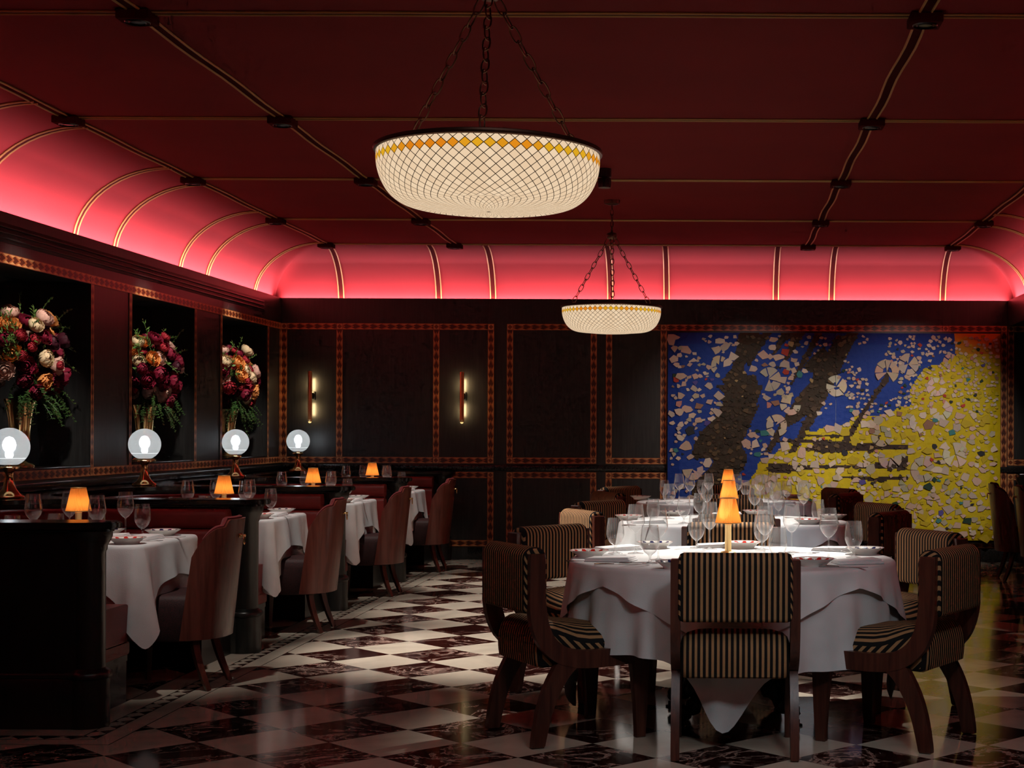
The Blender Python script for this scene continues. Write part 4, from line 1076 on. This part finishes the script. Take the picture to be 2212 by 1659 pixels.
# ------------------------------------------------------------------ curved walnut chairs at the booths
def mk_barrel():
    t = thing('tub_chair', '', 'chair')
    def plan(phi, z, ins=0):
        f = (z - .27) / .62; a = .240 - ins; bk = .177 - ins - .02 * f
        return Vector((a * math.copysign(abs(math.sin(phi)) ** .9, phi) * (1 - .04 * f), -bk * math.cos(phi) - .080 - .085 * f, z))
    def top(phi, ex=0):
        p = abs(math.degrees(phi)); base = .892 if p < 32 else (.892 - .040 * (p - 32) / 6 if p < 38 else .852 - .15 * ((p - 38) / 54) ** 2.6)
        return base + ex
    n = 44; m = 12; lim = math.radians(92)
    b = BM(); G = {}
    for lay, ins in ((0, 0), (1, .016)):
        for i in range(n + 1):
            phi = -lim + 2 * lim * i / n
            for j in range(m + 1): G[lay, i, j] = b.verts.new(plan(phi, .27 + (top(phi) - .27) * j / m, ins))
    for i in range(n):
        for j in range(m):
            b.faces.new((G[0, i, j], G[0, i + 1, j], G[0, i + 1, j + 1], G[0, i, j + 1])); b.faces.new((G[1, i, j], G[1, i, j + 1], G[1, i + 1, j + 1], G[1, i + 1, j]))
        b.faces.new((G[0, i, m], G[0, i + 1, m], G[1, i + 1, m], G[1, i, m])); b.faces.new((G[0, i, 0], G[1, i, 0], G[1, i + 1, 0], G[0, i + 1, 0]))
    for i in (0, n):
        for j in range(m): b.faces.new((G[0, i, j], G[0, i, j + 1], G[1, i, j + 1], G[1, i, j]))
    obj('back_shell', b, 'walnut', t, 45)
    b = BM(); G = {}; lim2 = math.radians(78)
    for i in range(n + 1):
        phi = -lim2 + 2 * lim2 * i / n; rows = [plan(phi, .40 + (top(phi, .008) - .40) * j / 8, .018) for j in range(9)]
        rows += [plan(phi, top(phi, .014), .034), plan(phi, top(phi, .004), .056)] + [plan(phi, .40 + (top(phi, -.02) - .40) * j / 8, .066 + .012 * math.sin(PI * j / 8)) for j in range(8, -1, -1)]
        for j, p in enumerate(rows): G[i, j] = b.verts.new(p)
    mm = len(rows)
    for i in range(n):
        for j in range(mm - 1): b.faces.new((G[i, j], G[i + 1, j], G[i + 1, j + 1], G[i, j + 1]))
    for i in (0, n): b.faces.new([G[i, j] for j in range(mm)])
    obj('inner_upholstery', b, 'velvet_red', t, 60)
    b = BM(); pts = []
    for k in range(40):
        a = 2 * PI * k / 40; c, s = math.cos(a), math.sin(a); pts.append((.225 * math.copysign(abs(c) ** .6, c), .055 + .245 * math.copysign(abs(s) ** .6, s)))
    def ringz(sc_, z): return [b.verts.new((x * sc_, .055 + (y - .055) * sc_, z)) for x, y in pts]
    R = [ringz(.97, .262), ringz(1, .275), ringz(1, .44), ringz(.99, .475), ringz(.95, .492), ringz(.85, .502), ringz(.4, .508)]
    for a, c in zip(R, R[1:]):
        for i in range(40): b.faces.new((a[i], a[(i + 1) % 40], c[(i + 1) % 40], c[i]))
    b.faces.new(R[0]); b.faces.new(R[-1]); obj('seat', b, 'paisley', t, 60)
    for s in (-1, 1):
        b = BM(); tube(b, smooth_curve([(s * .150, -.120, .285), (s * .160, -.135, .20), (s * .168, -.165, .10), (s * .172, -.205, .0)], 3), [.027, .026, .025, .024, .023, .022, .021, .020, .018, .016][:10], 4); obj('leg', b, 'mahogany', t, 30)
        b = BM(); tube(b, [(s * .175, .235, .30), (s * .178, .24, .15), (s * .178, .242, .0)], [.024, .021, .015], 4); obj('leg', b, 'mahogany', t, 30)
    b = BM(); y = plan(0, .80).y
    for s in (-1, 1): lathe(b, [(.0, 0), (.010, .0), (.011, .004), (.006, .006), (.005, .018), (.008, .022), (0, .026)], 12, (s * .016, y, .80), axis=Matrix.Rotation(PI / 2, 4, 'X'))
    tube(b, [(-.022, y - .018, .80), (.022, y - .018, .80)], .0035, 8)
    tube(b, [(.013 * math.cos(a) * 1.0, y - .022, .778 + .024 * math.sin(a)) for a in [2 * PI * k / 20 for k in range(20)]], .0028, 6, closed=True)
    obj('brass_ring_pull', b, 'brass', t)
    return t
kbc = Kind(mk_barrel)
for i, cy in enumerate(BC):
    kbc.put((-2.83, cy, 0), PI / 2, 'curved walnut-backed chair with brass ring pull at the %s booth table' % BN[i], 'walnut-backed booth chairs')
kbc.put((2.90, 14.05, 0), -PI / 2, 'shadowed walnut-backed chair at right edge, nearer the painting', 'walnut-backed chairs on the right')
kbc.put((3.00, 13.35, 0), -PI / 2, 'shadowed walnut-backed chair cut by the right frame edge', 'walnut-backed chairs on the right')

# ------------------------------------------------------------------ lights
def area(name, loc, rot, sx, sy, power, color, spread=PI):
    l = bpy.data.lights.new(name, 'AREA'); l.spread = spread; l.shape = 'RECTANGLE'; l.size = sx; l.size_y = sy; l.energy = power; l.color = color
    o = bpy.data.objects.new(name, l); o.location = loc; o.rotation_euler = rot; COL.objects.link(o); return o
LC = (1.0, .60, .75); SPR = math.radians(118)
yl = 15.9 - YF
CP = 17   # watts per metre of strip
area('cove_light', (WL - .035, (YF + 15.95) / 2, 2.735), (PI, 0, 0), .05, yl, CP * yl, LC, SPR)
area('cove_light', (WR + .035, (YF + 15.95) / 2, 2.735), (PI, 0, 0), .05, yl, CP * yl, LC, SPR)
area('cove_light', ((WL + WR) / 2, WB + .03, 2.735), (PI, 0, 0), WR - WL, .05, CP * 7.7, LC, SPR)
def spot(loc, target, power, size, blend=.5, color=(1, .93, .84), rad=.035):
    l = bpy.data.lights.new('spot', 'SPOT'); l.energy = power; l.spot_size = math.radians(size); l.spot_blend = blend; l.color = color; l.shadow_soft_size = rad
    o = bpy.data.objects.new('spot', l); o.location = loc; o.rotation_euler = (Vector(target) - Vector(loc)).to_track_quat('-Z', 'Y').to_euler(); COL.objects.link(o)
def from_box(c, r): return (COLS[c], ROWS[r], ZC - .07)
K_ = 4.0
spot(from_box(2, 1), (.15, 7.75, .76), 230 * K_, 34, .8)
spot(from_box(1, 1), (.1, 7.9, .76), 60 * K_, 30, .9)
spot(from_box(2, 2), (.15, 10.3, .76), 150 * K_, 34, .7)
spot(from_box(1, 2), (.15, 10.3, .76), 50 * K_, 30, .8)
spot(from_box(2, 3), (.10, 13.0, .76), 90 * K_, 32, .8)
spot(from_box(1, 1), (-1.3, 9.4, 0), 240 * K_, 50, .9)
spot(from_box(1, 2), (-1.5, 11.6, 0), 165 * K_, 46, .9)
spot(from_box(1, 3), (-1.6, 13.6, 0), 125 * K_, 46, .9)
spot(from_box(2, 0), (.15, 9.5, .45), 55 * K_, 26, .9, (.88, .95, 1.0))
spot(from_box(2, 1), (.15, 12.4, .45), 42 * K_, 26, .9, (.88, .95, 1.0))
for k, cy in enumerate(BC):
    spot(from_box(1, min(k, 3)), (-3.0, cy + .1, .76), (38, 45, 45, 40)[k] * K_, 36, .9)
spot(from_box(3, 2), (2.0, 15.9, 1.05), 95 * K_, 36, .8, (1, .92, .84))
spot(from_box(2, 2), (.3, 15.9, 1.05), 80 * K_, 36, .8, (1, .92, .84))
for i, (y0, y1) in enumerate(NICHES):
    spot(from_box(0, i + 1 if i < 2 else 3), (-4.75, (y0 + y1) / 2, 1.8), 42 * K_, 30, .8)
# added fill lights above the frame, no fixture: lift table fronts and booths
spot((.9, 2.6, 3.15), (.1, 7.1, .55), 115, 34, .9, (.9, .96, 1.0), .25)
spot((-1.6, 3.2, 3.15), (-2.2, 8.8, .5), 40, 40, 1.0, (.9, .95, 1.0), .25)
area('fill_light', (.6, 3.6, 3.24), (0, 0, 0), 3, 2, 24, (.95, .97, 1.0), math.radians(120))  # added fill panel, neutral wash over the near floor
w = bpy.data.worlds.new('world'); sc.world = w; w.use_nodes = True
w.node_tree.nodes['Background'].inputs[0].default_value = (.02, .015, .014, 1); w.node_tree.nodes['Background'].inputs[1].default_value = .2

# ------------------------------------------------------------------ camera
cam = bpy.data.cameras.new('camera'); co = bpy.data.objects.new('camera', cam); COL.objects.link(co); sc.camera = co
cam.sensor_fit = 'HORIZONTAL'; cam.sensor_width = 36; cam.lens = 36 * F / 2212
cam.shift_x = (1106 - PX) / 2212; cam.shift_y = (PY - 829.5) / 2212
cam.clip_start = .05; cam.clip_end = 60
co.location = (0, 0, H); co.rotation_euler = (Matrix.Rotation(PI / 2, 3, 'X') @ Matrix.Rotation(ROLL, 3, 'Z')).to_euler()
vs = sc.view_settings; sc.display_settings.display_device = 'sRGB'
vs.view_transform = 'Standard'; vs.look = 'None'; vs.exposure = 0; vs.gamma = 1; vs.use_curve_mapping = False
cy_ = sc.cycles; cy_.use_denoising = True
try: cy_.denoiser = 'OPENIMAGEDENOISE'
except Exception: pass
cy_.max_bounces = 7; cy_.diffuse_bounces = 3; cy_.glossy_bounces = 3; cy_.transmission_bounces = 4; cy_.transparent_max_bounces = 24
cy_.sample_clamp_indirect = 4; cy_.caustics_reflective = False; cy_.caustics_refractive = False
cy_.use_light_tree = True; cy_.use_adaptive_sampling = True; cy_.adaptive_threshold = .03; cy_.adaptive_min_samples = 12
